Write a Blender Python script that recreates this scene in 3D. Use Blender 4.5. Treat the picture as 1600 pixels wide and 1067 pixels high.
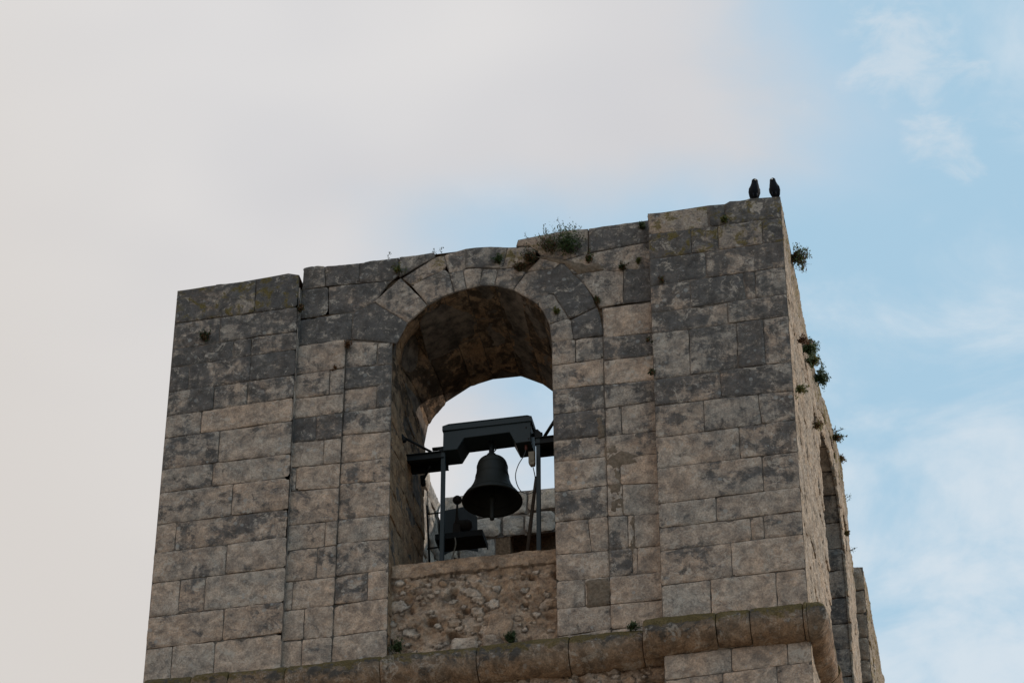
import bpy, math, random
import numpy as np
from mathutils import Vector, noise, geometry, Matrix
for o in list(bpy.data.objects): bpy.data.objects.remove(o)
R = math.radians
random.seed(7)
sc = bpy.context.scene
col = sc.collection
ZT = 31.16                       # height of the tower top above the ground

# ------------------------------------------------------------ camera
F, TH, PS = 4700.0, R(36.4), R(11.2)
CAM = np.array([7.711, -36.418, -29.562 + ZT])
FW = np.array([-math.sin(PS)*math.cos(TH), math.cos(PS)*math.cos(TH), math.sin(TH)])
RT = np.array([math.cos(PS), math.sin(PS), 0.0])
UP = np.cross(RT, FW)
cd = bpy.data.cameras.new('camera')
cam = bpy.data.objects.new('camera', cd); col.objects.link(cam)
cd.sensor_width = 36; cd.lens = F*36/1600; cd.clip_start = .5; cd.clip_end = 9000
M = Matrix.Identity(4)
for i in range(3):
    M[i][0], M[i][1], M[i][2], M[i][3] = RT[i], UP[i], -FW[i], CAM[i]
cam.matrix_world = M
sc.camera = cam

# ------------------------------------------------------------ light
SUN_AZ, SUN_EL = 22.0, 27.0      # degrees from +X towards +Y, elevation
sd = Vector((math.cos(R(SUN_EL))*math.cos(R(SUN_AZ)), math.cos(R(SUN_EL))*math.sin(R(SUN_AZ)), math.sin(R(SUN_EL))))
sl = bpy.data.lights.new('sun', 'SUN'); sl.energy = 2.1; sl.angle = R(1.0); sl.color = (1.0, .90, .80)
so = bpy.data.objects.new('sun', sl); col.objects.link(so)
so.rotation_euler = sd.to_track_quat('Z', 'Y').to_euler(); so.location = (60, 20, 60)
sc.view_settings.view_transform = 'Standard'; sc.view_settings.look = 'None'
sc.view_settings.exposure = 0; sc.view_settings.gamma = 1
sc.render.resolution_x = 1024; sc.render.resolution_y = 682

w = bpy.data.worlds.new("World"); sc.world = w; w.use_nodes = True
nt = w.node_tree; nt.nodes.clear()
def N(nt, t, **k):
    n = nt.nodes.new(t)
    for a, v in k.items(): setattr(n, a, v)
    return n
def val(nt, x):
    return x
def mth(nt, op, a, b=None, c=None, clamp=False):
    n = N(nt, 'ShaderNodeMath', operation=op, use_clamp=clamp)
    for i, x in enumerate((a, b, c)):
        if x is None: continue
        if isinstance(x, (int, float)): n.inputs[i].default_value = x
        else: nt.links.new(x, n.inputs[i])
    return n.outputs[0]
def mix(nt, f, a, b, blend='MIX'):
    n = N(nt, 'ShaderNodeMix', data_type='RGBA', blend_type=blend)
    for i, x in ((0, f), (6, a), (7, b)):
        if isinstance(x, (int, float)): n.inputs[i].default_value = x
        elif isinstance(x, tuple): n.inputs[i].default_value = (*x, 1)
        else: nt.links.new(x, n.inputs[i])
    return n.outputs[2]
def noi(nt, vec, scale, detail=5, rough=.55, dist=0, kind='FBM'):
    n = N(nt, 'ShaderNodeTexNoise', noise_dimensions='3D')
    n.inputs['Scale'].default_value = scale; n.inputs['Detail'].default_value = detail
    n.inputs['Roughness'].default_value = rough; n.inputs['Distortion'].default_value = dist
    if vec is not None: nt.links.new(vec, n.inputs['Vector'])
    return n.outputs['Fac']
def ss(nt, x, a, b):
    n = N(nt, 'ShaderNodeMapRange', interpolation_type='SMOOTHSTEP')
    nt.links.new(x, n.inputs[0])
    for i, v in ((1, a), (2, b)):
        if isinstance(v, (int, float)): n.inputs[i].default_value = v
        else: nt.links.new(v, n.inputs[i])
    return n.outputs[0]
sky = N(nt, 'ShaderNodeTexSky', sky_type='NISHITA', sun_disc=False)
sky.sun_elevation = R(SUN_EL); sky.sun_rotation = R(90 - SUN_AZ)
sky.air_density = 1.0; sky.dust_density = 1.5; sky.ozone_density = 1.0
tc = N(nt, 'ShaderNodeTexCoord')
sx = N(nt, 'ShaderNodeSeparateXYZ'); nt.links.new(tc.outputs['Generated'], sx.inputs[0])
zc = mth(nt, 'MAXIMUM', sx.outputs[2], .04)
cx = mth(nt, 'DIVIDE', sx.outputs[0], zc); cy = mth(nt, 'DIVIDE', sx.outputs[1], zc)
cv = N(nt, 'ShaderNodeCombineXYZ'); nt.links.new(cx, cv.inputs[0]); nt.links.new(cy, cv.inputs[1])
cvo = cv.outputs[0]
# main cloud bank: fills the left of the sky, its right end stopping short of the tower corner
n1 = noi(nt, cvo, 8, 7, .58, .4); n1b = mth(nt, 'MULTIPLY', mth(nt, 'SUBTRACT', n1, .5), .11)
e1 = mth(nt, 'MINIMUM', mth(nt, 'SUBTRACT', -.090, cx), mth(nt, 'MULTIPLY', mth(nt, 'SUBTRACT', 1.207, cy), 1.4))
e2 = mth(nt, 'SUBTRACT', -.285, cx)
edge = mth(nt, 'ADD', mth(nt, 'SMOOTH_MAX', e1, e2, .05), n1b)
bank = ss(nt, edge, -.04, .06)
n2 = noi(nt, cvo, 7, 8, .6, .5)
low = mth(nt, 'MULTIPLY', ss(nt, cy, 1.22, 1.62), .24)
veil2 = mth(nt, 'MULTIPLY', ss(nt, mth(nt, 'ADD', n2, low), .50, .86), .9)
n3 = noi(nt, cvo, 2.6, 3, .5)
ccol = mix(nt, ss(nt, n3, .35, .65), (.63, .63, .655), (.755, .74, .735))
ccol = mix(nt, ss(nt, cx, -.32, -.62), ccol, (.69, .655, .625))
# a torn wisp high on the right: a thin slanting streak of the same cloud layer
wy = mth(nt, 'SUBTRACT', cy, 1.145); wx = mth(nt, 'SUBTRACT', cx, mth(nt, 'ADD', -.026, mth(nt, 'MULTIPLY', wy, .32)))
wd = mth(nt, 'ADD', mth(nt, 'ABSOLUTE', mth(nt, 'MULTIPLY', wx, 9)), mth(nt, 'ABSOLUTE', mth(nt, 'MULTIPLY', wy, 4.2)))
n5 = noi(nt, cvo, 26, 8, .62, .5)
wisp = mth(nt, 'MULTIPLY', ss(nt, mth(nt, 'ADD', mth(nt, 'SUBTRACT', .42, wd), mth(nt, 'MULTIPLY', mth(nt, 'SUBTRACT', n5, .5), 1.6)), 0, .5), .55)
skyc = mix(nt, 1.0, sky.outputs[0], (.1, .1, .1), 'MULTIPLY')
blue = mix(nt, .85, skyc, (.44, .665, .83))
blue = mix(nt, veil2, blue, (.68, .76, .83))
blue = mix(nt, mth(nt, 'MULTIPLY', ss(nt, edge, -.09, -.01), .35), blue, (.58, .66, .77))
blue = mix(nt, wisp, blue, (.70, .75, .80))
fin = mix(nt, bank, blue, ccol)
bg = N(nt, 'ShaderNodeBackground'); bg.inputs[1].default_value = 1.0
nt.links.new(fin, bg.inputs[0])
wo = N(nt, 'ShaderNodeOutputWorld'); nt.links.new(bg.outputs[0], wo.inputs[0])

# ------------------------------------------------------------ helpers
def ray(x, y): return FW*F + RT*(x-800) + UP*(533.5-y)
def onY(x, y, Y=0.0):
    d = ray(x, y); p = CAM + d*(Y-CAM[1])/d[1]; return (p[0], p[2]-ZT)      # (X, z below the top)
def onX(x, y, X):
    d = ray(x, y); p = CAM + d*(X-CAM[0])/d[0]; return (p[1], p[2]-ZT)
def P3(x, y, Y): a = onY(x, y, Y); return Vector((a[0], Y, a[1]+ZT))
def crop(ox, oy, s): return lambda x, y: (ox+x/s, oy+y/s)

def tag(o, label=None, cat=None, group=None, kind=None):
    if label: o['label'] = label
    if cat: o['category'] = cat
    if group: o['group'] = group
    if kind: o['kind'] = kind
    return o
def empty(name, loc, label=None, cat=None, group=None):
    o = bpy.data.objects.new(name, None); col.objects.link(o); o.location = loc; o.empty_display_size = .2
    return tag(o, label, cat, group)
def wpos(o):
    v = Vector(o.location)
    while o.parent: o = o.parent; v += Vector(o.location)
    return v

class MB:
    """collects shapes in world coordinates; build() links them as one mesh"""
    def __init__(s): s.v = []; s.f = []; s.at = []; s.sm = []
    def add(s, vs, fs, at=(0, 0, 0, 0), smooth=False):
        b = len(s.v); s.v += [tuple(p) for p in vs]; s.f += [tuple(b+i for i in f) for f in fs]
        if isinstance(at, list): s.at += at
        else: s.at += [at]*len(vs)
        s.sm += [smooth]*len(fs)
    def box(s, a, b, bev=0):
        x0, y0, z0 = a; x1, y1, z1 = b
        s.prism([(x0, z0), (x1, z0), (x1, z1), (x0, z1)], y0, y1, bev)
    def prism(s, pts, y0, y1, bev=0):
        # polygon in XZ (counter-clockwise seen from -Y) extruded y0 -> y1, front and back edges bevelled
        n = len(pts)
        if bev:
            c = np.mean(np.array(pts), axis=0)
            ins = []
            for i in range(n):
                p0, p1, p2 = (np.array(pts[j % n]) for j in (i-1, i, i+1))
                e1 = (p1-p0)/np.linalg.norm(p1-p0); e2 = (p2-p1)/np.linalg.norm(p2-p1)
                n1 = np.array([-e1[1], e1[0]]); n2 = np.array([-e2[1], e2[0]])
                m = n1+n2; m = m/max(.3, m@n1)
                ins.append(tuple(p1+m*bev))
            rings = [(ins, y0), (pts, y0+bev), (pts, y1-bev), (ins, y1)]
        else: rings = [(pts, y0), (pts, y1)]
        vs = []; fs = []
        for r, y in rings: vs += [(p[0], y, p[1]) for p in r]
        for k in range(len(rings)-1):
            for i in range(n):
                j = (i+1) % n
                fs.append((k*n+i, (k+1)*n+i, (k+1)*n+j, k*n+j))
        fs.append(tuple(range(n))); fs.append(tuple(reversed(range((len(rings)-1)*n, len(rings)*n))))
        s.add(vs, fs)
    def tube(s, pts, r, n=8, cap=True):
        pts = [Vector(p) for p in pts]
        rs = r if isinstance(r, (list, tuple)) else [r]*len(pts)
        vs = []; fs = []
        t0 = (pts[1]-pts[0]).normalized()
        a = t0.orthogonal().normalized()
        for i, p in enumerate(pts):
            t = (pts[min(i+1, len(pts)-1)]-pts[max(i-1, 0)]).normalized()
            a = (a-t*a.dot(t)).normalized(); b = t.cross(a)
            for k in range(n):
                g = 2*math.pi*k/n
                vs.append(p+(a*math.cos(g)+b*math.sin(g))*rs[i])
        for i in range(len(pts)-1):
            for k in range(n):
                fs.append((i*n+k, i*n+(k+1) % n, (i+1)*n+(k+1) % n, (i+1)*n+k))
        if cap: fs.append(tuple(reversed(range(n)))); fs.append(tuple(range((len(pts)-1)*n, len(pts)*n)))
        s.add(vs, fs, smooth=True)
    def lathe(s, prof, c, n=48, axis='Z'):
        vs = []; fs = []
        for r, h in prof:
            for k in range(n):
                g = 2*math.pi*k/n
                if axis == 'Z': vs.append((c[0]+r*math.cos(g), c[1]+r*math.sin(g), c[2]+h))
                elif axis == 'X': vs.append((c[0]+h, c[1]+r*math.cos(g), c[2]+r*math.sin(g)))
                else: vs.append((c[0]+r*math.cos(g), c[1]+h, c[2]+r*math.sin(g)))
        for i in range(len(prof)-1):
            for k in range(n):
                fs.append((i*n+k, i*n+(k+1) % n, (i+1)*n+(k+1) % n, (i+1)*n+k))
        s.add(vs, fs, smooth=True)
    def build(s, name, mat, parent=None, smooth_angle=None):
        me = bpy.data.meshes.new(name)
        off = wpos(parent) if parent else Vector((0, 0, 0))
        base = off
        o_loc = Vector((0, 0, 0))
        if not parent and s.v:
            a = np.array(s.v); o_loc = Vector((float(a[:, 0].mean()), float(a[:, 1].mean()), float(a[:, 2].min())))
            base = o_loc
        me.from_pydata([(x-base[0], y-base[1], z-base[2]) for x, y, z in s.v], [], s.f)
        me.polygons.foreach_set('use_smooth', s.sm)
        if any(a != (0, 0, 0, 0) for a in s.at[:2000]):
            ca = me.color_attributes.new('bv', 'FLOAT_COLOR', 'POINT')
            ca.data.foreach_set('color', np.array(s.at, dtype=np.float32).ravel())
        me.materials.append(mat); me.update()
        o = bpy.data.objects.new(name, me); col.objects.link(o)
        if parent: o.parent = parent
        else: o.location = o_loc
        return o

# ------------------------------------------------------------ stone materials
def base_mat(name):
    m = bpy.data.materials.new(name); m.use_nodes = True
    nt = m.node_tree; b = nt.nodes['Principled BSDF']
    return m, nt, b
def stone(name, warm=(.455, .335, .255), grey=(.35, .305, .265), dark=(.054, .051, .051), pale=(.66, .56, .47),
          crust=1.0, bump=.9, vein=1.0, spots=1.0, lich=(.17, .125, .035), rough=.92, streak=0.0):
    m, nt, b = base_mat(name)
    geo = N(nt, 'ShaderNodeNewGeometry'); at = N(nt, 'ShaderNodeAttribute', attribute_name='bv')
    sp = N(nt, 'ShaderNodeSeparateColor'); nt.links.new(at.outputs['Color'], sp.inputs[0])
    rnd, dk, wm, lc = sp.outputs[0], sp.outputs[1], sp.outputs[2], at.outputs['Alpha']
    cmb = N(nt, 'ShaderNodeCombineXYZ')
    nt.links.new(mth(nt, 'MULTIPLY', rnd, 37), cmb.inputs[0]); nt.links.new(mth(nt, 'MULTIPLY', rnd, 91), cmb.inputs[1])
    va = N(nt, 'ShaderNodeVectorMath', operation='ADD')
    nt.links.new(geo.outputs['Position'], va.inputs[0]); nt.links.new(cmb.outputs[0], va.inputs[1])
    pos = va.outputs[0]; wp = geo.outputs['Position']
    # base hue
    n0 = noi(nt, pos, 1.6, 5, .62, .5)
    t = mth(nt, 'ADD', mth(nt, 'MULTIPLY', mth(nt, 'SUBTRACT', n0, .5), 2.6), mth(nt, 'ADD', mth(nt, 'MULTIPLY', mth(nt, 'SUBTRACT', noi(nt, wp, .8, 3, .5), .5), 1.2), wm), clamp=True)
    c = mix(nt, t, grey, warm)
    # fine grain and cloudy tone
    ng = noi(nt, pos, 38, 6, .75)
    nc = noi(nt, wp, 5.5, 7, .68, .6)
    c = mix(nt, 1, c, mix(nt, ss(nt, ng, .25, .75), (.60, .60, .60), (1.38, 1.36, 1.34)), 'MULTIPLY')
    c = mix(nt, 1, c, mix(nt, ss(nt, nc, .30, .70), (.56, .565, .58), (1.36, 1.31, 1.26)), 'MULTIPLY')
    # pale scuffs and veins
    nv = noi(nt, pos, 4.5, 7, .62, 1.6)
    v = mth(nt, 'ABSOLUTE', mth(nt, 'SUBTRACT', nv, .5))
    nvm = noi(nt, pos, 2.1, 3, .55)
    ve = mth(nt, 'MULTIPLY', ss(nt, v, .022, .0), mth(nt, 'MULTIPLY', ss(nt, nvm, .46, .6), .55*vein))
    c2 = mix(nt, ve, c, pale)
    # dark biological crust: broad soft film plus ragged patches
    sc3 = N(nt, 'ShaderNodeMapping'); sc3.inputs['Scale'].default_value = (1, 1, 1.6); nt.links.new(pos, sc3.inputs[0])
    nd = noi(nt, sc3.outputs[0], 3.1, 10, .70, .7)
    ndg = noi(nt, wp, 1.15, 6, .6, .3)
    ndw = noi(nt, wp, 2.4, 10, .72, .8)
    lvl = mth(nt, 'ADD', mth(nt, 'ADD', mth(nt, 'MULTIPLY', nd, .31), mth(nt, 'MULTIPLY', ndw, .34)), mth(nt, 'MULTIPLY', ndg, .22))
    smp = N(nt, 'ShaderNodeMapping'); smp.inputs['Scale'].default_value = (7, 7, .7); nt.links.new(wp, smp.inputs[0])
    lvl = mth(nt, 'ADD', lvl, mth(nt, 'MULTIPLY', noi(nt, smp.outputs[0], 1, 6, .65, .3), .13))
    th = mth(nt, 'SUBTRACT', .622, mth(nt, 'MULTIPLY', dk, .225))
    df = mth(nt, 'SUBTRACT', lvl, th)
    cr = mth(nt, 'ADD', mth(nt, 'MULTIPLY', ss(nt, df, -.11, .08), .45), mth(nt, 'MULTIPLY', ss(nt, df, -.012, .03), .50))
    nlow = noi(nt, pos, 7, 8, .7)
    darkc = mix(nt, ss(nt, nlow, .28, .72), tuple(x*.7 for x in dark), tuple(x*2.0 for x in dark))
    c3 = mix(nt, mth(nt, 'MULTIPLY', cr, .92*crust), c2, darkc)
    # flaked light edges and threads over the crust
    fl = noi(nt, pos, 7.5, 9, .72, 1.0)
    f2 = mth(nt, 'MULTIPLY', ss(nt, fl, .565, .64), mth(nt, 'MULTIPLY', ss(nt, nvm, .40, .58), .42*vein))
    c3 = mix(nt, f2, c3, pale)
    ve2 = mth(nt, 'MULTIPLY', ss(nt, mth(nt, 'ABSOLUTE', mth(nt, 'SUBTRACT', n0, .5)), .010, .0), mth(nt, 'MULTIPLY', ss(nt, nc, .5, .6), .40*vein))
    c3 = mix(nt, ve2, c3, pale)
    # spalled patches showing fresh cream stone, and chalky white bloom
    sp1 = noi(nt, pos, 2.9, 10, .74, .7)
    bl = noi(nt, wp, 11, 10, .78, .6)
    spm = mth(nt, 'MULTIPLY', mth(nt, 'MULTIPLY', ss(nt, sp1, .575, .62), ss(nt, bl, .36, .56)), .80*vein)
    c3 = mix(nt, spm, c3, mix(nt, ng, tuple(x*.55 for x in pale), tuple(x*.95 for x in pale)))
    c3 = mix(nt, mth(nt, 'MULTIPLY', ss(nt, bl, .56, .66), .40*vein), c3, (.47, .44, .41))
    c3 = mix(nt, mth(nt, 'MULTIPLY', ss(nt, bl, .44, .34), .5), c3, tuple(x*.6 for x in dark))
    # round white lichen spots
    vo = N(nt, 'ShaderNodeTexVoronoi'); vo.inputs['Scale'].default_value = 9; nt.links.new(pos, vo.inputs['Vector'])
    vs_ = N(nt, 'ShaderNodeSeparateColor'); nt.links.new(vo.outputs['Color'], vs_.inputs[0])
    rad = mth(nt, 'MULTIPLY', ss(nt, vs_.outputs[0], .62, 1.0), .34)
    jit = mth(nt, 'ADD', vo.outputs['Distance'], mth(nt, 'MULTIPLY', mth(nt, 'SUBTRACT', fl, .5), .35))
    spo = mth(nt, 'MULTIPLY', mth(nt, 'LESS_THAN', jit, rad), mth(nt, 'MULTIPLY', ss(nt, ndg, .42, .6), .55*spots))
    c3 = mix(nt, spo, c3, (.36, .35, .335))
    # yellow lichen and moss
    nl = noi(nt, wp, 5.5, 8, .68, .5)
    lm = mth(nt, 'MULTIPLY', ss(nt, mth(nt, 'ADD', nl, mth(nt, 'MULTIPLY', lc, .42)), .62, .74), mth(nt, 'MULTIPLY', ss(nt, lc, 0, .15), .85))
    lcol = mix(nt, ss(nt, ng, .4, .62), tuple(x*.55 for x in lich), lich)
    c3 = mix(nt, lm, c3, lcol)
    nt.links.new(c3, b.inputs['Base Color'])
    b.inputs['Roughness'].default_value = rough; b.inputs['Specular IOR Level'].default_value = .15
    h = mth(nt, 'ADD', mth(nt, 'MULTIPLY', nv, .5), mth(nt, 'MULTIPLY', ng, .35))
    h = mth(nt, 'ADD', h, mth(nt, 'MULTIPLY', fl, .5))
    bp = N(nt, 'ShaderNodeBump'); bp.inputs['Strength'].default_value = bump; bp.inputs['Distance'].default_value = .03
    nt.links.new(h, bp.inputs['Height']); nt.links.new(bp.outputs[0], b.inputs['Normal'])
    return m
def mortar_mat(name, c0, c1, sc_=14):
    m, nt, b = base_mat(name)
    geo = N(nt, 'ShaderNodeNewGeometry')
    a = noi(nt, geo.outputs['Position'], sc_, 8, .7); a2 = noi(nt, geo.outputs['Position'], 2.2, 4, .6)
    c = mix(nt, ss(nt, a, .3, .7), c0, c1)
    c = mix(nt, 1, c, mix(nt, a2, (.6, .6, .6), (1.4, 1.35, 1.3)), 'MULTIPLY')
    nt.links.new(c, b.inputs['Base Color']); b.inputs['Roughness'].default_value = .95
    b.inputs['Specular IOR Level'].default_value = .1
    bp = N(nt, 'ShaderNodeBump'); bp.inputs['Strength'].default_value = .8; bp.inputs['Distance'].default_value = .03
    nt.links.new(a, bp.inputs['Height']); nt.links.new(bp.outputs[0], b.inputs['Normal'])
    return m
def plain(name, c, rough=.6, metal=0, var=.35, sc_=12, spec=.4, bump=.15):
    m, nt, b = base_mat(name)
    geo = N(nt, 'ShaderNodeNewGeometry')
    a = noi(nt, geo.outputs['Position'], sc_, 7, .65)
    cc = mix(nt, a, tuple(x*(1-var) for x in c), tuple(x*(1+var) for x in c))
    nt.links.new(cc, b.inputs['Base Color']); b.inputs['Roughness'].default_value = rough
    b.inputs['Metallic'].default_value = metal; b.inputs['Specular IOR Level'].default_value = spec
    bp = N(nt, 'ShaderNodeBump'); bp.inputs['Strength'].default_value = bump; bp.inputs['Distance'].default_value = .01
    nt.links.new(a, bp.inputs['Height']); nt.links.new(bp.outputs[0], b.inputs['Normal'])
    return m
M_front = stone('weathered_limestone')
M_side = stone('side_limestone', warm=(.40, .305, .225), grey=(.33, .275, .22), dark=(.13, .105, .085), crust=.6, bump=1.6, spots=.3)  # side stone: less crust and a paler dark tone than the front
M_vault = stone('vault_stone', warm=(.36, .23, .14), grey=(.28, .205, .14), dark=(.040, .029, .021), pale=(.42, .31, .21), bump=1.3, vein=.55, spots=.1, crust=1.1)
M_inner = stone('inner_wall_stone', warm=(.50, .42, .34), grey=(.44, .41, .37), dark=(.13, .12, .11), bump=1.2, spots=.4)
M_torus = stone('cornice_stone', warm=(.27, .178, .115), grey=(.22, .175, .135), dark=(.040, .038, .036), bump=1.0, vein=.7, spots=.7, lich=(.15, .105, .035))
M_rubble = stone('rubble_stone', warm=(.37, .25, .17), grey=(.55, .45, .37), dark=(.085, .060, .044), pale=(.40, .34, .29), bump=1.2, vein=.4, spots=.2, crust=.9)
M_joint = mortar_mat('joint_mortar', (.05, .044, .040), (.24, .20, .17), 5)
M_patch = mortar_mat('patch_mortar', (.13, .10, .075), (.24, .185, .14), 22)
M_core = mortar_mat('rubble_mortar', (.10, .068, .045), (.24, .165, .11), 18)

# ------------------------------------------------------------ masonry
def inset(poly, g):
    n = len(poly); out = []
    A = [np.array(p, float) for p in poly]
    area = sum(A[i][0]*A[(i+1) % n][1]-A[(i+1) % n][0]*A[i][1] for i in range(n))
    if area < 0: A.reverse()
    for i in range(n):
        p0, p1, p2 = A[i-1], A[i], A[(i+1) % n]
        e1 = (p1-p0)/(np.linalg.norm(p1-p0)+1e-9); e2 = (p2-p1)/(np.linalg.norm(p2-p1)+1e-9)
        n1 = np.array([-e1[1], e1[0]]); n2 = np.array([-e2[1], e2[0]])
        m = n1+n2; m = m/max(.35, m@n1)
        out.append(p1+m*g)
    return out
def nz(x, y, z): return noise.noise(Vector((x, y, z)))
def block(mb, mo, poly, surf, at, gap=.003, h=.033, rim=.022, rimd=.013, wob=.008, amp=.006, tilt=.006, skirt=.05, md=.020, amp2=.0025, chip=.018):
    """one ashlar block: rounded, chipped, slightly tilted face plus the joint mortar behind it"""
    seed = random.random()*100
    P = inset(poly, gap+wob*.5)
    n = len(P)
    # resample outline with wobble and rounded corners
    ring = []
    for i in range(n):
        a, b = P[i], P[(i+1) % n]; L = np.linalg.norm(b-a); k = max(1, int(round(L/h)))
        e = (b-a)/(L+1e-9); nn = np.array([-e[1], e[0]])
        for j in range(k):
            t = j/k; p = a+(b-a)*t
            wv = nz(p[0]*5, p[1]*5, seed)*wob + nz(p[0]*17, p[1]*17, seed)*wob*.6
            ring.append((p + nn*wv, j == 0))
    cc = sum(P)/n; rp = []
    for q, corner in ring:
        if corner:
            d = cc-q; q = q + d/(np.linalg.norm(d)+1e-9)*random.uniform(.2, 1)*chip*(3.0 if random.random() < .13 else 1)
        rp.append(q)
    rp = np.array(rp); m = len(rp)
    lo = rp.min(0); hi = rp.max(0)
    gx = np.arange(lo[0]+h*.6, hi[0], h); gy = np.arange(lo[1]+h*.6, hi[1], h)
    pts = rp
    if len(gx) and len(gy):
        G = np.array(np.meshgrid(gx, gy)).reshape(2, -1).T
        G = G + (np.random.RandomState(int(seed*100)).rand(*G.shape)-.5)*h*.3
        A = rp; B = np.roll(rp, -1, 0); E = B-A; L2 = (E**2).sum(1)+1e-12
        D = G[:, None, :]-A[None]; t = np.clip((D*E[None]).sum(2)/L2, 0, 1)
        dist = np.sqrt(((D-t[..., None]*E[None])**2).sum(2)).min(1)
        cond = ((A[None, :, 1] > G[:, None, 1]) != (B[None, :, 1] > G[:, None, 1]))
        xin = (B[:, 0]-A[:, 0])[None]*(G[:, None, 1]-A[None, :, 1])/((B[:, 1]-A[:, 1])[None]+1e-12)+A[None, :, 0]
        ins = (np.sum(cond & (G[:, None, 0] < xin), 1) % 2) == 1
        kk = ins & (dist > h*.38)
        pts = np.vstack([rp, G[kk]]); dd = np.concatenate([np.zeros(m), dist[kk]])
    else: dd = np.zeros(m)
    res = geometry.delaunay_2d_cdt([Vector(p) for p in pts], [], [list(range(m))], 1, 1e-6)
    vv, ff = res[0], res[2]
    if len(vv) != len(pts):
        q = np.array([tuple(v) for v in vv]); j = ((q[:, None]-pts[None])**2).sum(2).argmin(1); dd = dd[j]
    ta, tb = random.uniform(-tilt, tilt), random.uniform(-tilt, tilt); lift = random.uniform(-tilt, tilt)
    sz = max(hi-lo)*.5+1e-6
    out = []
    for i, v in enumerate(vv):
        x, y = v[0], v[1]; e = max(0, 1-dd[i]/rim)
        o = lift+ta*(x-cc[0])/sz+tb*(y-cc[1])/sz - rimd*e*e*(.8+.6*nz(x*9, y*9, seed))
        o += amp*nz(x*2.3, y*2.3, seed+3)*1.6 + amp*.8*nz(x*7, y*7, seed+5) + amp2*nz(x*23, y*23, seed+7)*1.5
        # worn pits
        q = nz(x*4.2, y*4.2, seed+11)
        if q > .42: o -= (q-.42)*amp*5
        out.append(surf(x, y, o))
    mb.add(out, ff, at, True)
    # skirt
    sk = [tuple(out[i]) for i in range(m)] + [tuple(surf(vv[i][0], vv[i][1], -skirt)) for i in range(m)]
    mb.add(sk, [(i, m+i, m+(i+1) % m, (i+1) % m) for i in range(m)], at, False)
    if mo is not None:
        q = [surf(p[0], p[1], -md) for p in poly]
        mo.add(q, [tuple(range(len(q)))])
HINTS = []
def attr(X, z, dk, wm, lc=0): return (random.random(), max(0, min(1, dk)), max(0, min(1, wm)), lc)
def front_attr(X, z):
    t = max(0, min(1, -z/7.4))                    # 0 top, 1 bottom
    dk = .80-.56*t+random.gauss(0, .10)
    wm = .22+.50*t+random.gauss(0, .12)
    for hx, hz, hd, hw in HINTS:
        if abs(hx-X) < .28 and abs(hz-z) < .17: dk, wm = hd, hw
    lc = 0
    if z > -.75: lc = .30 if (X < -2.9 or X > 2.6) else .10
    return attr(X, z, dk, wm, lc)
def planeY(Y):
    def s(x, z, o): return (x, Y-o, z+ZT)
    return s
def lineat(p, q, x):
    return p[1]+(q[1]-p[1])*(x-p[0])/(q[0]-p[0])
def zone(mb, mo, Y, L, Rr, lines, joints, tops=None, attrf=front_attr, skip=()):
    """L, R: (px top),(px bottom) of the zone edges; lines: course lines, each two px points; joints: px x per course"""
    Lw = [onY(*p, Y) for p in L]; Rw = [onY(*p, Y) for p in Rr]
    ex = lambda E, z: E[0][0]+(E[1][0]-E[0][0])*(z-E[0][1])/(E[1][1]-E[0][1])
    lw = [[onY(*p, Y) for p in ln] for ln in lines]
    def cross(ln, E):
        z = ln[0][1]
        for _ in range(4): z = lineat(ln[0], ln[1], ex(E, z))
        return (ex(E, z), z)
    for i in range(len(lines)-1):
        if i in skip: continue
        a, b = lw[i], lw[i+1]
        tl, tr, bl, br = cross(a, Lw), cross(a, Rw), cross(b, Lw), cross(b, Rw)
        my = (lines[i][0][1]+lines[i][1][1]+lines[i+1][0][1]+lines[i+1][1][1])/4
        js = []
        for j in joints[i]:
            if isinstance(j, tuple): js.append((onY(j[0], my-15, Y)[0], onY(j[1], my+15, Y)[0]))
            else:
                X = onY(j, my, Y)[0]; js.append((X, X))
        T = [tl]+[(x, lineat(a[0], a[1], x)) for x, _ in js]+[tr]
        B = [bl]+[(x, lineat(b[0], b[1], x)) for _, x in js]+[br]
        for k in range(len(T)-1):
            poly = [B[k], B[k+1], T[k+1], T[k]]
            if i == 0 and tops:
                tw = [onY(*p, Y) for p in tops]
                mid = [p for p in tw if T[k][0]+.04 < p[0] < T[k+1][0]-.04]
                def tz(x):
                    for u in range(len(tw)-1):
                        if tw[u][0] <= x <= tw[u+1][0]+1e-6: return lineat(tw[u], tw[u+1], x)
                    return tw[0][1] if x < tw[0][0] else tw[-1][1]
                poly = [B[k], B[k+1], (T[k+1][0], tz(T[k+1][0]))]+list(reversed(mid))+[(T[k][0], tz(T[k][0]))]
            c = np.mean(np.array(poly), axis=0)
            block(mb, mo, poly, planeY(Y), attrf(c[0], c[1]), **(dict(wob=.016, chip=.035) if i == 0 else {}))

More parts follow.
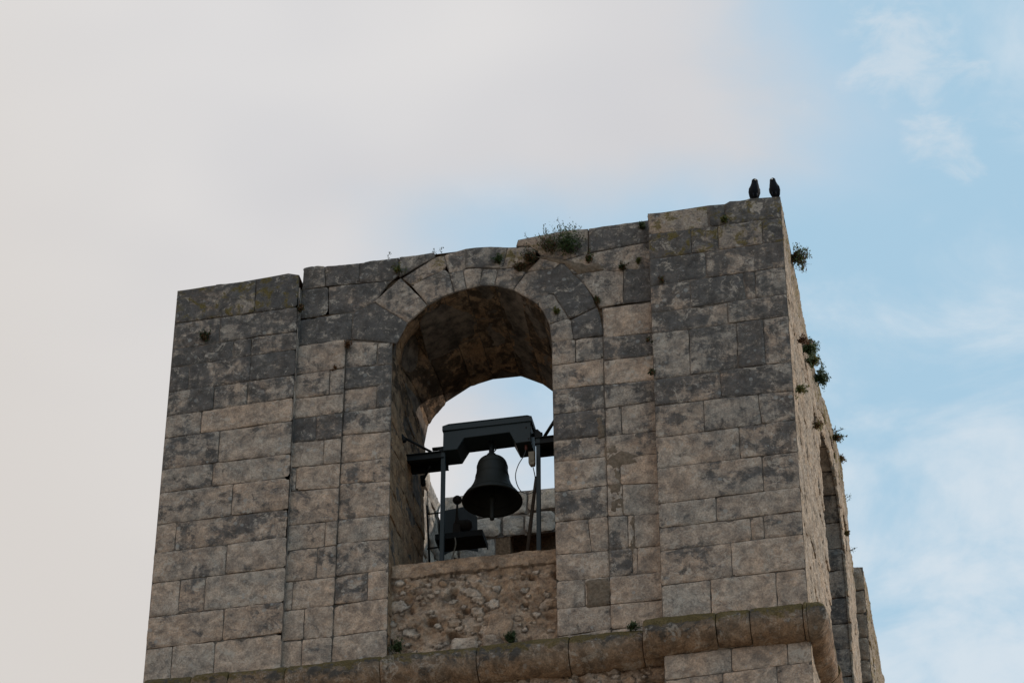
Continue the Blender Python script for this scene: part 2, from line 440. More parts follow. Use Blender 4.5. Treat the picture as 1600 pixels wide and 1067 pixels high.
YR, YL, YM = 0.0, .16, .28       # planes: right pier, left pier, middle wall
A1, A2, A3, A6, A7, A8 = crop(200, 400, 3.139), crop(200, 720, 3.075), crop(440, 360, 3.139), crop(780, 300, 3.1375), crop(840, 600, 2.668), crop(560, 370, 5.333)
def hint(px, py, d, wv, Y=.2): a = onY(px, py, Y); HINTS.append((a[0], a[1], d, wv))
for h_ in [(400, 655, .25, .8), (355, 690, .45, .6), (400, 780, .35, .75), (575, 775, .45, .9), (500, 745, .25, .8), (575, 730, .5, .7), (560, 965, .08, 1), (505, 975, .1, 1),
           (470, 975, .15, .35), (455, 1015, .1, 1), (370, 935, .1, .3), (400, 1010, .12, .6), (300, 1030, .15, .6), (510, 625, .25, .5), (575, 685, .3, .8), (500, 695, .25, .5), (330, 820, .55, .2), (400, 640, .3, .8),
           (990, 740, .08, .9), (985, 775, .3, .3), (1100, 740, .3, .7), (1050, 740, .25, .7), (900, 990, .2, .7), (980, 965, .08, .95), (1160, 950, .12, .75), (1060, 940, .15, .4), (880, 735, .2, .4),
           (980, 500, .2, .8), (960, 590, .3, .8), (1050, 500, .2, .3), (1050, 350, .3, .4), (1170, 640, .45, .2), (400, 580, .8, .1), (1150, 350, .8, 0), (1120, 460, .85, 0), (575, 590, .75, 0), (1220, 990, .5, .2), (1090, 1040, .15, .5)]: hint(*h_)

tower = empty('bell_tower', (0, 5, 0), 'square weathered limestone bell tower with round arched openings and a thick rounded cornice', 'bell tower')

# ---- left pier
mb, mo = MB(), MB()
ls = [(A1(245, 170), A1(840, 85)), (A1(230, 330), A1(825, 250)), (A1(220, 455), A1(820, 368)), (A1(208, 545), A1(810, 458)), (A1(203, 668), A1(820, 580)),
      (A1(185, 785), A1(820, 690)), (A1(178, 893), A1(810, 805)), (A1(168, 1045), A1(800, 965)), (A2(155, 152), A2(770, 75)), (A2(140, 305), A2(770, 228)),
      (A2(130, 440), A2(765, 362)), (A2(117, 585), A2(745, 508)), (A2(103, 750), A2(740, 675)), (A2(90, 903), A2(735, 825)), (A2(75, 1085), A2(735, 1010)), (A2(75, 1240), A2(735, 1160))]
js = [[399], [343], [364, 392], [295.6, 391], [334, 386], [314.7], [342], [332], [362.6], [275], [353], [280.6, 320], [348.6], [268, 334], [300, 380]]
zone(mb, mo, YL, [(277, 452), (223, 1065)], [(467, 440), (439, 1030)], ls, js,
     tops=[(270, 453), A1(245, 168), A1(300, 160), A1(425, 140), A1(560, 123), A1(620, 112), A1(700, 98), A1(785, 82), A1(830, 80), A1(846, 97), (480, 432)])
PIER_L = (mb, mo)

# ---- right pier
mb, mo = MB(), MB()
ls = [(A6(725, 105), A6(1370, 20)), (A6(730, 207), A6(1385, 125)), (A6(735, 328), A6(1390, 240)), (A6(742, 460), A6(1395, 365)), (A6(750, 590), A6(1400, 500)),
      (A6(752, 695), A6(1410, 605)), (A6(758, 918), A6(1425, 828)), (A6(765, 1045), A6(1440, 970)), (A7(495, 222), A7(1070, 148)), (A7(498, 350), A7(1085, 280)),
      (A7(503, 498), A7(1100, 427)), (A7(507, 600), A7(1105, 527)), (A7(510, 695), A7(1110, 622)), (A7(515, 838), A7(1120, 765)), (A7(520, 995), A7(1130, 925)),
      (A7(525, 1130), A7(1140, 1060)), ((1038, 1062), (1290, 1030)), ((1040, 1105), (1290, 1075))]
js = [[1107, 1133], [1079.6, 1122, 1192], [1103], [1078, (1161, 1166), (1180, 1181)], [1137.5], [1077, 1152, 1195], [1126], [1099.7, (1185, 1190)], [1156], [1192], [1119], [1173.6, 1194], [1143],
      [1110.6, 1214], [1150], [1143, 1231], [1130, 1215]]
zone(mb, mo, YR, [(1012, 340), (1038, 1050)], [(1219, 307), (1267, 1010)], ls, js,
     tops=[(1005, 336), (1011, 333), A6(800, 97), A6(900, 82), A6(1015, 63), (1106, 320), A6(1100, 57), (1133, 318), (1140, 313.5), A6(1180, 40), A6(1250, 28), A6(1370, 20), (1225, 306)])
PIER_R = (mb, mo)

# ---- middle wall: left strip and jamb band
mb, mo = MB(), MB()
MID = (mb, mo)
S = planeY(YM)
def rawpoly(pts, Y=YM, at=None, **k):
    q = [onY(*p, Y) for p in pts]; c = np.mean(np.array(q), axis=0)
    block(mb, mo, q, planeY(Y), at or front_attr(c[0], c[1]), **k)
YS = YM-.03
ls = [(A3(72, 562), A3(350, 530)), (A3(70, 705), A3(305, 672)), (A3(68, 820), A3(296, 790)), (A3(65, 930), A3(290, 905)), (A1(815, 1040), A1(1035, 1012)), ]
# strip between groove and band (left)
ls = [(A1(835, 440), A1(1085, 403)), (A1(830, 580), A1(1055, 548)), (A1(828, 697), A1(1050, 670)), (A1(822, 795), A1(1045, 768)), (A1(815, 913), A1(1040, 890)), (A1(808, 1035), A1(1035, 1015)),
      (A2(780, 143), A2(1000, 127)), (A2(775, 308), A2(1000, 285)), (A2(768, 427), A2(995, 405)), (A2(762, 580), A2(992, 553)), (A2(752, 717), A2(985, 692)), (A2(745, 862), A2(980, 842)), (A2(738, 1010), A2(972, 985)), (A2(730, 1150), A2(972, 1125))]
js = [[], [514.5], [], [494], [505.5], [(463, 462)], [], [507.6], [494.6], [(458, 455)], [475], [471], [500]]
zone(mb, mo, YS, [(463, 530), (434, 1040)], [(541, 530), (517, 1035)], ls, js)
ls = [(A3(315, 533), A3(560, 553)), (A3(300, 672), A3(540, 655)), (A3(295, 780), A3(540, 750)), (A3(290, 890), A3(535, 862)), (A3(285, 1003), A3(530, 985)), (A2(1005, 12), A2(1252, -18)),
      (A2(1000, 108), A2(1250, 96)), (A2(998, 283), A2(1245, 258)), (A2(995, 395), A2(1243, 373)), (A2(990, 553), A2(1238, 520)), (A2(985, 690), A2(1230, 658)), (A2(980, 842), A2(1232, 808)), (A2(972, 985), A2(1235, 950)), (A2(972, 1125), A2(1235, 1085))]
js = [[589], [], [588], [], [], [], [], [], [], [574], [], [], []]
zone(mb, mo, YM, [(541.5, 530), (517, 1035)], [(613, 530), (604, 1030)], ls, js)
# upper left courses above the strip
for pl in ([A3(88, 290), A3(230, 272), A3(212, 176), A3(105, 183)], [A3(230, 272), A3(545, 245), A3(575, 218), A3(575, 130), A3(470, 140), A3(383, 158), A3(383, 158), A3(212, 176)][:6]+[A3(383, 158), A3(212, 176)]): pass
rawpoly([A3(100, 288), A3(215, 276), A3(212, 175), A3(160, 176), A3(108, 182)])
rawpoly([A3(215, 276), A3(380, 256), A3(384, 158), A3(300, 166), A3(212, 175)])
rawpoly([A3(380, 256), A3(540, 244), A3(574, 215), A3(574, 131), A3(520, 138), A3(420, 150), A3(384, 163)])
rawpoly([A3(85, 432), A3(228, 412), A3(228, 275), A3(96, 290)])
rawpoly([A3(228, 412), A3(350, 400), A3(455, 352), A3(520, 262), A3(540, 244), A3(228, 275)], at=(.31, .72, .3, 0))
rawpoly([A3(76, 565), A3(342, 532), A3(350, 400), A3(84, 432)])
rawpoly([A3(342, 532), A3(562, 552), A3(618, 450), A3(455, 352), A3(350, 400)], at=(.77, .98, 0, 0))
# arch ring
rawpoly([A3(618, 450), A8(575, 565), A8(350, 338), A8(125, 540), (582, 470), A3(455, 352)], at=(.13, .55, .45, .05))
rawpoly([A8(575, 565), A8(690, 503), A8(797, 460), A8(755, 300), A8(715, 268), A8(440, 402)], at=(.45, .52, .25, .05))
rawpoly([A8(797, 460), A8(898, 430), A8(872, 275), A8(755, 300)], at=(.62, .55, .4, .05))
rawpoly([A8(898, 430), A8(1005, 405), A8(1030, 262), A8(905, 262), A8(872, 275)], at=(.22, .4, .5, .05))
rawpoly([A8(1005, 405), A8(1130, 402), A8(1165, 262), A8(1030, 262)], at=(.9, .6, .2, .05))
rawpoly([A8(1130, 402), A8(1290, 440), A8(1400, 290), A8(1290, 262), A8(1165, 262)], at=(.72, .65, .3, .1))
rawpoly([A8(1290, 440), A8(1400, 500), A8(1490, 555), A3(1400, 235), A3(1322, 185), A8(1400, 290)], at=(.35, .5, .5, .1))
# upper ring course
rawpoly([A8(575-210, 340), A8(440, 402), A8(715, 268), A8(732, 235), A8(715, 150), A8(640, 165)], at=(.51, .5, .6, .25))
rawpoly([A8(732, 235), A8(755, 298), A8(872, 275), A8(893, 258), A8(893, 95), A8(800, 122), A8(715, 150)], at=(.37, .45, .4, .05))
rawpoly([A8(893, 258), A8(1165, 258), A8(1205, 245), A8(1242, 84), A8(1100, 78), A8(980, 84), A8(893, 95)], at=(.15, .6, .1, .1))
rawpoly([A8(340, 330), A8(640, 162), A8(630, 125), A8(480, 150), A8(340, 165)], at=(.85, .55, .2, .05))
rawpoly([A8(1205, 245), A8(1165, 258), A8(1290, 262), A8(1450, 200), (838, 392), (826, 384), A8(1325, 82), A8(1242, 84)], at=(.95, .5, .4, .3))
# right haunch stones
CR = crop(780, 360, 6.4)
rawpoly([A3(1322, 185), CR(390, 640), CR(520, 400), CR(640, 300), CR(420, 260), A8(1400, 290)], at=(.28, .42, .5, .1))
rawpoly([CR(400, 640), CR(540, 630), CR(690, 870), CR(500, 935), CR(440, 810), CR(385, 740)], at=(.66, .5, .3, .2))
rawpoly([CR(540, 630), CR(400, 640), CR(520, 400), CR(640, 300), CR(740, 430), CR(840, 520), CR(920, 640), CR(975, 765), CR(720, 870), CR(690, 870)], at=(.41, .88, .1, .05))
rawpoly([CR(500, 938), CR(690, 872), CR(715, 890), CR(745, 1100), (862, 534)], at=(.6, .45, .2, 0))
rawpoly([CR(715, 890), CR(978, 765), CR(1020, 900), (943, 523), A6(365, 722), CR(735, 1060)], at=(.12, .85, .1, 0))
# right upper wall
rawpoly([(806, 384), (809, 374), A6(200, 210), A6(330, 185), A6(435, 178), A6(435, 300), CR(700, 280), CR(640, 300), CR(420, 258), (838, 392), (826, 384)], at=(.44, .5, .4, .22))
rawpoly([A6(438, 178), A6(560, 160), A6(700, 140), A6(722, 137), A6(745, 134), A6(745, 242), A6(722, 245), A6(600, 268), A6(438, 300)], at=(.71, .7, .2, .1))
rawpoly([CR(700, 280), A6(438, 300), A6(600, 268), A6(722, 245), A6(750, 241), A6(752, 378), CR(1240, 390), CR(1150, 405), CR(900, 390), CR(745, 435), CR(640, 300)], at=(.56, .5, .4, .1))
rawpoly([CR(745, 435), CR(900, 390), CR(1150, 405), CR(1240, 390), CR(1240, 725), CR(1000, 770), CR(925, 640), CR(840, 520)], at=(.33, .5, .25, .0), rimd=.01)
rawpoly([CR(1240, 390), A6(755, 375), A6(768, 533), CR(1240, 725)], at=(.81, .92, .1, 0), rimd=.008)
# strip between band and right pier
ls = [(A6(495, 568), A6(746, 535)), (A6(512, 712), A6(752, 688)), (A6(515, 823), A6(752, 798)), (A6(518, 945), A6(755, 918)), (A7(280, 100), A7(485, 70)), (A7(285, 215), A7(490, 195)), (A7(285, 318), A7(492, 288)), (A7(290, 420), A7(490, 412)),
      (A7(290, 550), A7(492, 538)), (A7(300, 690), A7(500, 672)), (A7(302, 802), A7(505, 780)), (A7(305, 917), A7(515, 897)), (A7(308, 1020), A7(518, 1000)), (A7(312, 1120), A7(520, 1100))]
js = [[], [], [], [], [971], [], [968.5], [973], [981, 991], [988, 996], [], [], [985]]
zone(mb, mo, YS, [(942, 525), (955, 990)], [(1022, 525), (1044, 990)], ls, js)
ls = [(A6(245, 657), A6(510, 570)), (A6(258, 735), A6(508, 705)), (A6(262, 848), A6(510, 815)), (A7(68, 22), A7(275, 0)), (A7(70, 125), A7(275, 100)), (A7(72, 235), A7(272, 212)), (A7(75, 325), A7(278, 300)), (A7(78, 448), A7(290, 420)),
      (A7(80, 575), A7(295, 550)), (A7(82, 710), A7(300, 690)), (A7(82, 820), A7(300, 800)), (A7(85, 937), A7(302, 910)), (A7(90, 1050), A7(308, 1018)), (A7(90, 1150), A7(310, 1120))]
js = [[], [899], [], [], [], [], [], [], [(919, 924)], [], [914], [], []]
zone(mb, mo, YM, [(861.5, 525), (870.5, 990)], [(942, 525), (955, 990)], ls, js, skip=(0,))
# mortar patches over joints
mps = []
def patch(pts, Y=YS, d=.004):
    q = [onY(*p, Y) for p in pts]; c = np.mean(np.array(q), axis=0)
    mp = MB(); mps.append(mp)
    block(mp, None, q, planeY(Y), (random.random(), .2, .4, 0), gap=0, rim=.05, rimd=.03, wob=.022, amp=.012, tilt=0, chip=.03, amp2=.006, skirt=.05)
for pl in ([A7(240, 130), A7(275, 125), A7(283, 215), A7(250, 225), (A7(243, 190))], [A7(275, 235), A7(330, 215), A7(345, 265), A7(490, 290), A7(492, 322), A7(345, 345), A7(350, 420), A7(375, 520), A7(372, 548), A7(298, 550), A7(290, 420)],
           [A7(378, 548), A7(410, 545), A7(408, 640), A7(415, 690), A7(412, 785), A7(392, 785), A7(398, 720), A7(372, 700), A7(378, 640)], [A7(410, 668), A7(500, 655), A7(500, 680), A7(412, 700)],
           [A7(200, 812), A7(300, 800), A7(380, 790), A7(330, 850), A7(302, 870), A7(303, 915), A7(200, 932)],
           [CR(330, 240), CR(480, 250), CR(760, 300), CR(900, 330), CR(1000, 330), CR(1060, 385), CR(900, 410), CR(760, 430), CR(640, 330), CR(420, 280)]):
    patch(pl)

tops_mid = [(473, 417), (508, 416), (562, 408), (623, 401), (679, 394), (727, 388), (765, 384), (806, 384), (809, 374), (864, 367), (915, 357), (1009, 345)]

# ------------------------------------------------------------ arch intrados (jambs and barrel)
fr = [(612.5, 560), (618, 535), (636, 503), (669, 475), (709, 455), (746, 447), (778, 446), (806, 456), (838, 473), (857, 503), (862, 529), (863, 560)]
FRw = [onY(*p, YM) for p in fr]
cxA = -.155
zl = -2.0
def archpts(xl, xr, zs, zt, n):
    # flattened round arch from left springing to right springing
    out = []
    c = (xl+xr)/2; a = (xr-xl)/2
    for i in range(n+1):
        g = math.pi*(1-i/n); out.append((c+a*math.cos(g), zs+(zt-zs)*math.sin(g)**.95))
    return out
prof = [(-1.36, -8.2), (-1.40, -1.95)] + [(-1.41, -1.73), (-1.23, -1.36), (-.9, -1.06), (-.49, -.87), (-.11, -.815), (.22, -.86), (.51, -1.03), (.80, -1.30), (1.0, -1.69), (1.08, -2.05)] + [(1.17, -8.2)]
# smooth the curved part with Catmull-Rom
def catmull(p, n=6):
    out = []
    for i in range(len(p)-1):
        p0, p1, p2, p3 = p[max(i-1, 0)], p[i], p[i+1], p[min(i+2, len(p)-1)]
        for k in range(n):
            t = k/n
            out.append(tuple(.5*((2*p1[j])+(-p0[j]+p2[j])*t+(2*p0[j]-5*p1[j]+4*p2[j]-p3[j])*t*t+(-p0[j]+3*p1[j]-3*p2[j]+p3[j])*t**3) for j in (0, 1)))
    out.append(p[-1]); return out
prof = [prof[0]]+catmull(prof[1:-1])+[prof[-1]]
prof = np.array(prof)
seg = np.sqrt((np.diff(prof, axis=0)**2).sum(1)); cum = np.concatenate([[0], np.cumsum(seg)]); UL = cum[-1]
Y0A, Y1A = YM+.03, 2.45
def intr(u, v, o):
    u = min(max(u, 0), UL-1e-6); i = int(np.searchsorted(cum, u, 'right')-1); i = min(i, len(seg)-1)
    t = (u-cum[i])/seg[i]; p = prof[i]*(1-t)+prof[i+1]*t
    # averaged normal pointing into the opening
    e = prof[min(i+1, len(seg))]-prof[max(i-1, 0)] if seg[i] < .5 else prof[i+1]-prof[i]
    e = e/np.linalg.norm(e); nn = np.array([e[1], -e[0]])
    # v runs through the thickness; the back edge sinks and narrows a little
    f = (v-Y0A)/(Y1A-Y0A)
    x = p[0]*(1-.03*f); z = p[1]-.30*f*max(0, min(1, (p[1]+3.5)/2.0))
    # deep weathered hollow high on the left side, soft erosion elsewhere
    er = .04*nz(u*1.3, v*1.3, 4)+.02*nz(u*3.1, v*3.1, 9)
    g = math.exp(-((u-7.05)/.42)**2-((v-1.15)/.38)**2)*.30
    er -= g
    o = o+er-.045
    # rounded front arris
    ar = max(0, 1-(v-Y0A)/.16); o -= ar*ar*.0
    return (x+nn[0]*o, v, z+nn[1]*o+ZT)
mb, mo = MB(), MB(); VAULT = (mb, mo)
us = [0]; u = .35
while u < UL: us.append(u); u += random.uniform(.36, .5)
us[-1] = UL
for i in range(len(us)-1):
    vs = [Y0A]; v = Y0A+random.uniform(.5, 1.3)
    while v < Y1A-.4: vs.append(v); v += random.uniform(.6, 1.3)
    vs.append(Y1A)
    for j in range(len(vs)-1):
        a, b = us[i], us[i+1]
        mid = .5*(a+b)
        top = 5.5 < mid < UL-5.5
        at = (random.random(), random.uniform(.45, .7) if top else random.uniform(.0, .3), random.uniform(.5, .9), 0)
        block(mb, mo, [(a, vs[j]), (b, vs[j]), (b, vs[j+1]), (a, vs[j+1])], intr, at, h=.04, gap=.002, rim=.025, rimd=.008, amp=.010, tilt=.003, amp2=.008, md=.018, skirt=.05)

VBACK = MB(); nu_, nv2 = 90, 8; vs = []  # hidden sheet added behind the vault stones to stop a light leak
for j in range(nv2+1):
    for i in range(nu_+1): vs.append(intr(UL*i/nu_, Y0A+.03+(Y1A-Y0A-.06)*j/nv2, -.075))
VBACK.add(vs, [(j*(nu_+1)+i, j*(nu_+1)+i+1, (j+1)*(nu_+1)+i+1, (j+1)*(nu_+1)+i) for j in range(nv2) for i in range(nu_)])
# ------------------------------------------------------------ right side wall, bowed a little outwards
def bow(Y): return .14*math.exp(-((Y-7.3)/1.9)**2)*1.0
def sideS(y, z, o): return (4.75+bow(y)+o, y, z+ZT)
mb, mo = MB(), MB(); SIDE = (mb, mo)
AY, AR, AZ = 5.65, 1.25, -2.15
def side_attr(y, z): return attr(y, z, random.uniform(.1, .45), random.uniform(.3, .9), .35 if z > -.5 else (.08 if random.random() < .3 else 0))
zr = [0.0]
zs_ = [onX(*A6(1370+8, yy), 4.75)[1] for yy in ()]
front_right_z = [-.02, -.42, -.86, -1.33, -1.83, -2.22, -3.07, -3.6, -4.2, -4.82, -5.4, -5.85, -6.27, -6.88, -7.45, -7.9, -8.35, -8.85]
def rsplit(y0, y1, lo, hi):
    out = [y0]; y = y0+random.uniform(lo*.6, hi)
    while y < y1-lo*.6: out.append(y); y += random.uniform(lo, hi)
    return out+[y1]
def pushout(poly, rr=AR+.42):
    # cut the arch and its voussoirs out of the course blocks
    res = []; n = len(poly)
    c = np.mean(np.array(poly), axis=0)
    if math.hypot(c[0]-AY, c[1]-AZ) < rr-.02: return None
    for i in range(n):
        a = np.array(poly[i], float); b = np.array(poly[(i+1) % n], float)
        k = 5
        for j in range(k):
            p = a+(b-a)*j/k; d = p-np.array([AY, AZ]); r = np.linalg.norm(d)
            if r < rr and p[1] > AZ: p = np.array([AY, AZ])+d/r*rr; res.append(tuple(p))
            elif r < rr: res.append(tuple(p))
            elif j == 0: res.append(tuple(p))
    q = [res[0]]
    for p in res[1:]:
        if math.hypot(p[0]-q[-1][0], p[1]-q[-1][1]) > .03: q.append(p)
    return q if len(q) > 2 else None
SK = dict(h=.04, rim=.04, rimd=.022, wob=.016, amp=.013, tilt=.010, amp2=.013, chip=.03, md=.05, gap=.006)
YE = 10.7
topz = lambda y: -.02+.03*nz(y*1.5, 0, 3)-(.12*max(0, y-9.5))
for i in range(len(front_right_z)-1):
    z1, z0 = front_right_z[i], front_right_z[i+1]
    if z1 <= -7.6: z1 = z1
    if z0 >= AZ-.05:
        ys = rsplit(.06, YE, .55, 1.2)
        segs = [(ys[k], ys[k+1]) for k in range(len(ys)-1)]
    else:
        ya = rsplit(.06, AY-AR, .5, 1.1); yb = rsplit(AY+AR, YE, .5, 1.1)
        segs = [(ya[k], ya[k+1]) for k in range(len(ya)-1)]+[(yb[k], yb[k+1]) for k in range(len(yb)-1)]
    for a, b in segs:
        t1a, t1b = (topz(a), topz(b)) if i == 0 else (z1, z1)
        poly = [(a, z0), (b, z0), (b, t1b), (a, t1a)]
        if z0 < AZ+.0 and z1 > AZ and abs((a+b)/2-AY) < AR: continue
        if z1 > AZ-.05 and (a < AY+2 and b > AY-2): poly = pushout(poly)
        if poly: block(mb, mo, poly, sideS, side_attr((a+b)/2, z1), **SK)
nv_ = 11
for k in range(nv_):
    g0, g1 = math.pi*k/nv_, math.pi*(k+1)/nv_
    pl = []
    for r_, gs in ((AR, (g1, (g0+g1)/2, g0)), (AR+.42, (g0, (g0+g1)/2, g1))):
        for g in gs: pl.append((AY+r_*math.cos(g), AZ+r_*math.sin(g)))
    block(mb, mo, pl, sideS, side_attr(AY, -1.2), **SK)
# side opening intrados
def sintr(u, v, o):
    # u: 0..jh far/near jamb, arch, jamb ; v: depth inwards from the side face
    jh = 6.3; la = math.pi*AR
    if u < jh: y, z, ny, nz_ = AY+AR, AZ-jh+u, -1, 0
    elif u < jh+la:
        g = (u-jh)/AR; y, z, ny, nz_ = AY+AR*math.cos(g), AZ+AR*math.sin(g), -math.cos(g), -math.sin(g)
    else: y, z, ny, nz_ = AY-AR, AZ-(u-jh-la), 1, 0
    o = o-.03
    return (4.72+bow(y)-v, y+ny*o, z+nz_*o+ZT)
mb2, mo2 = MB(), MB(); SVAULT = (mb2, mo2)
UT = 12.6+math.pi*AR; us = [0]; u = .4
while u < UT-.3: us.append(u); u += random.uniform(.4, .55)
us.append(UT)
for i in range(len(us)-1):
    vs = rsplit(0, 2.4, .6, 1.2)
    for j in range(len(vs)-1):
        block(mb2, mo2, [(us[i], vs[j]), (us[i+1], vs[j]), (us[i+1], vs[j+1]), (us[i], vs[j+1])], sintr, attr(0, 0, random.uniform(.35, .7), random.uniform(.1, .6)),
              h=.07, gap=.006, rim=.05, rimd=.018, amp=.012, md=.08, skirt=.1)

# ------------------------------------------------------------ interior chamber walls
mb, mo = MB(), MB(); INNER = (mb, mo)
def inl(y, z, o): return (-2.27+o, y, z+ZT)
def inb(x, z, o): return (x, 7.5-o, z+ZT)
def rough_rows(S, x0, x1, zt, zb, hs=(.34, .55), hole=None, zt_f=None):
    z = zt; k = 0
    while z > zb:
        z2 = z-random.uniform(*hs)
        xs = rsplit(x0, x1, .35, .95)
        for i in range(len(xs)-1):
            a, b = xs[i], xs[i+1]
            q = [(a, z2+random.uniform(-.03, .03)), (b, z2+random.uniform(-.03, .03)), (b, z), (a, z)]
            if k == 0 and zt_f: q[2] = (b, zt_f(b)); q[3] = (a, zt_f(a))
            if hole and hole((a+b)/2, (z+z2)/2): continue
            block(mb, mo, q, S, attr(0, 0, random.uniform(.15, .6), random.uniform(.1, .8), .1), gap=.012, h=.055, rim=.07, rimd=.035, wob=.02, amp=.02, tilt=.02, amp2=.006, chip=.05, md=.05)
        z = z2; k += 1
rough_rows(inl, 2.5, 7.5, .0, -4.2)
# back wall: seen through the arch; a hollow stands for the dark sloping shape at its lower right
HC = onY(884, 888, 7.5); HR = 1.0
hole = lambda x, z: math.hypot((x-HC[0]), (z-HC[1])) < 1.12
rough_rows(inb, -2.3, 2.3, .1, -3.2, hole=hole, zt_f=lambda x: .14+.05*nz(x*2, 0, 8)-.03*x)
hb = MB()
hb.add([(HC[0]-1.6, 7.95, HC[1]-1.6+ZT), (HC[0]+1.6, 7.95, HC[1]-1.6+ZT), (HC[0]+1.6, 7.95, HC[1]+1.3+ZT), (HC[0]-1.6, 7.95, HC[1]+1.3+ZT)], [(0, 1, 2, 3)])

# ------------------------------------------------------------ core: caps, inner skins, closed masses
core = MB()
def capstrip(tops, Y, y1, dz=-.03):
    w_ = [onY(*p, Y) for p in tops]; vs = []; fs = []
    for x, z in w_:
        vs += [(x, Y+.02, z+dz+ZT), (x, y1, z+dz+ZT)]
    for i in range(len(w_)-1): fs.append((2*i, 2*i+2, 2*i+3, 2*i+1))
    core.add(vs, fs)
capstrip([(277, 452), (400, 434), (468, 428)], YL, 2.5)
capstrip(tops_mid, YM, 2.5)
capstrip([(1011, 334), (1106, 320), (1219, 307)], YR, 2.5)
tz = lambda y: topz(y)-.03+ZT
vs = []; fs = []
for k in range(40):
    y = 2.5+(YE-2.5)*k/39; vs += [(4.73+bow(y), y, tz(y)), (2.27, y, tz(y))]
for k in range(39): fs.append((2*k, 2*k+2, 2*k+3, 2*k+1))
core.add(vs, fs)
def bx(a, b): core.box((a[0], a[1], a[2]+ZT), (b[0], b[1], b[2]+ZT))
bx((-4.93, .3, -9), (-2.35, 2.44, -.45)); bx((-2.95, .36, -9), (-1.55, 2.42, -1.0)); bx((1.32, .36, -9), (2.75, 2.42, -1.0)); bx((2.70, .12, -9), (4.66, 4.28, -.12))
bx((-1.6, .36, -.6), (1.4, 2.40, -.45))
bx((-4.9, 2.4, -9), (-2.36, 10.0, -.12)); bx((2.3, 7.05, -9), (4.62, 10.6, -.45)); bx((2.3, 4.3, -.75), (4.62, 7.1, -.3))
bx((-4.9, 8.0, -9), (4.6, 10.0, -.12)); bx((-2.3, 7.56, -9), (HC[0]-1.0, 8.1, -.1)); bx((-2.3, 7.56, HC[1]+1.02), (2.3, 8.1, -.1))
bx((-4.85, .4, -9.2), (4.6, 10.4, -7.55))
# right inner wall skins (the inner faces of the right wall either side of its opening)
# joint behind front groove edges
RET = MB(); RET.prism([(-3.05, -8+ZT), (-2.97, -8+ZT), (-2.97, -.5+ZT), (-3.05, -.5+ZT)], YL+.02, .4); RET.at = [(.4, .55, .3, 0)]*len(RET.at)

# ------------------------------------------------------------ parapet in the arch (rubble) and rubble band under the cornice
def rubble(mb, x0, x1, z0, z1, Y, seed, n, topf=None, ledge=None, h=.022, amp=.03):
    rs = np.random.RandomState(seed)
    st = []
    for _ in range(n*8):
        if len(st) >= n: break
        c = (rs.uniform(x0, x1), rs.uniform(z0, z1)); a = rs.choice([.03, .05, .07, .11, .17], p=[.25, .30, .25, .14, .06]); b = a*rs.uniform(.45, .8)
        if all(((c[0]-s[0])/(a+s[2]))**2+((c[1]-s[1])/(b+s[3]))**2 > .8 for s in st): st.append((c[0], c[1], a, b, rs.uniform(-.5, .5), rs.rand(), rs.uniform(.5, 1.2)))
    nx = int((x1-x0)/h)+1; nzv = int((z1-z0)/h)+1
    X = np.linspace(x0, x1, nx); Z = np.linspace(z0, z1, nzv)
    st_a = np.array(st)
    vs = []; at = []
    for j in range(nzv):
        for i in range(nx):
            x, z = X[i], Z[j]
            dx = x-st_a[:, 0]; dz = z-st_a[:, 1]; c = np.cos(st_a[:, 4]); s = np.sin(st_a[:, 4])
            wx = .3*nz(x*14, z*14, seed)+.45*nz(x*6, z*6, seed+9); 
            q = (((dx*c+dz*s)/st_a[:, 2])**2+((dz*c-dx*s)/st_a[:, 3])**2)*(1+wx*1.6)
            k = int(q.argmin()); qq = q[k]
            o = amp*1.3*nz(x*2.1, z*2.1, seed+1)+amp*1.1*nz(x*8, z*9, seed+2)+amp*.8*nz(x*19, z*22, seed+3)+amp*.4*nz(x*41, z*41, seed+4)
            hv = nz(x*3.1, z*4.3, seed+5)
            if hv > .38: o -= min(.16, (hv-.38)*.8)
            a = (.02+.0*qq, .35, .55, 0)
            a = (.11, .25+.3*max(0, hv)+.2*nz(x*2, z*2, 17), .85+.5*nz(x*3, z*3, 7), 0)
            if qq < 1.25:
                o += st_a[k, 6]*.024*max(0, 1-qq)**.5 - (.02 if qq > .95 else 0)
                if qq < .95: a = (st_a[k, 5], .05+.3*st_a[k, 5], ((st_a[k, 5]*3) % 1)**1.5, 0)
            if ledge and z > ledge+.03*nz(x*2.4, 0, 3)+.02*nz(x*9, 0, 5): o = .03+amp*.8*nz(x*3, z*6, 3)+amp*.5*nz(x*11, z*14, 3)+.008*nz(x*30, z*30, 3); a = (.3, .2, 1.0, 0)
            zz = z+(.02*nz(x*2.5, 0, 9)+.012*nz(x*9, 0, 9))*(1 if ledge and z > ledge else 0)
            vs.append((x, Y-o, zz+ZT)); at.append((a[0], max(0, min(1, a[1])), max(0, min(1, a[2])), 0))
    fs = [(j*nx+i, j*nx+i+1, (j+1)*nx+i+1, (j+1)*nx+i) for j in range(nzv-1) for i in range(nx-1)]
    mb.add(vs, fs, at, True)
    # top skin back into the wall
    b = (nzv-1)*nx
    mb.add([vs[b+i] for i in range(nx)]+[(X[i], Y+.35, vs[b+i][2]+.02) for i in range(nx)], [(i, i+1, nx+i+1, nx+i) for i in range(nx-1)], (.3, .15, .75, 0), True)
YP = YM+.22
zpt = onY(740, 872, YP)[1]
PAR = MB()
rubble(PAR, -1.42, 1.22, -7.95, zpt, YP, 5, 150, ledge=zpt-.235)
bands = MB()
rubble(bands, -1.7, 2.85, -9.2, -7.75, YM+.02, 11, 260, amp=.045)
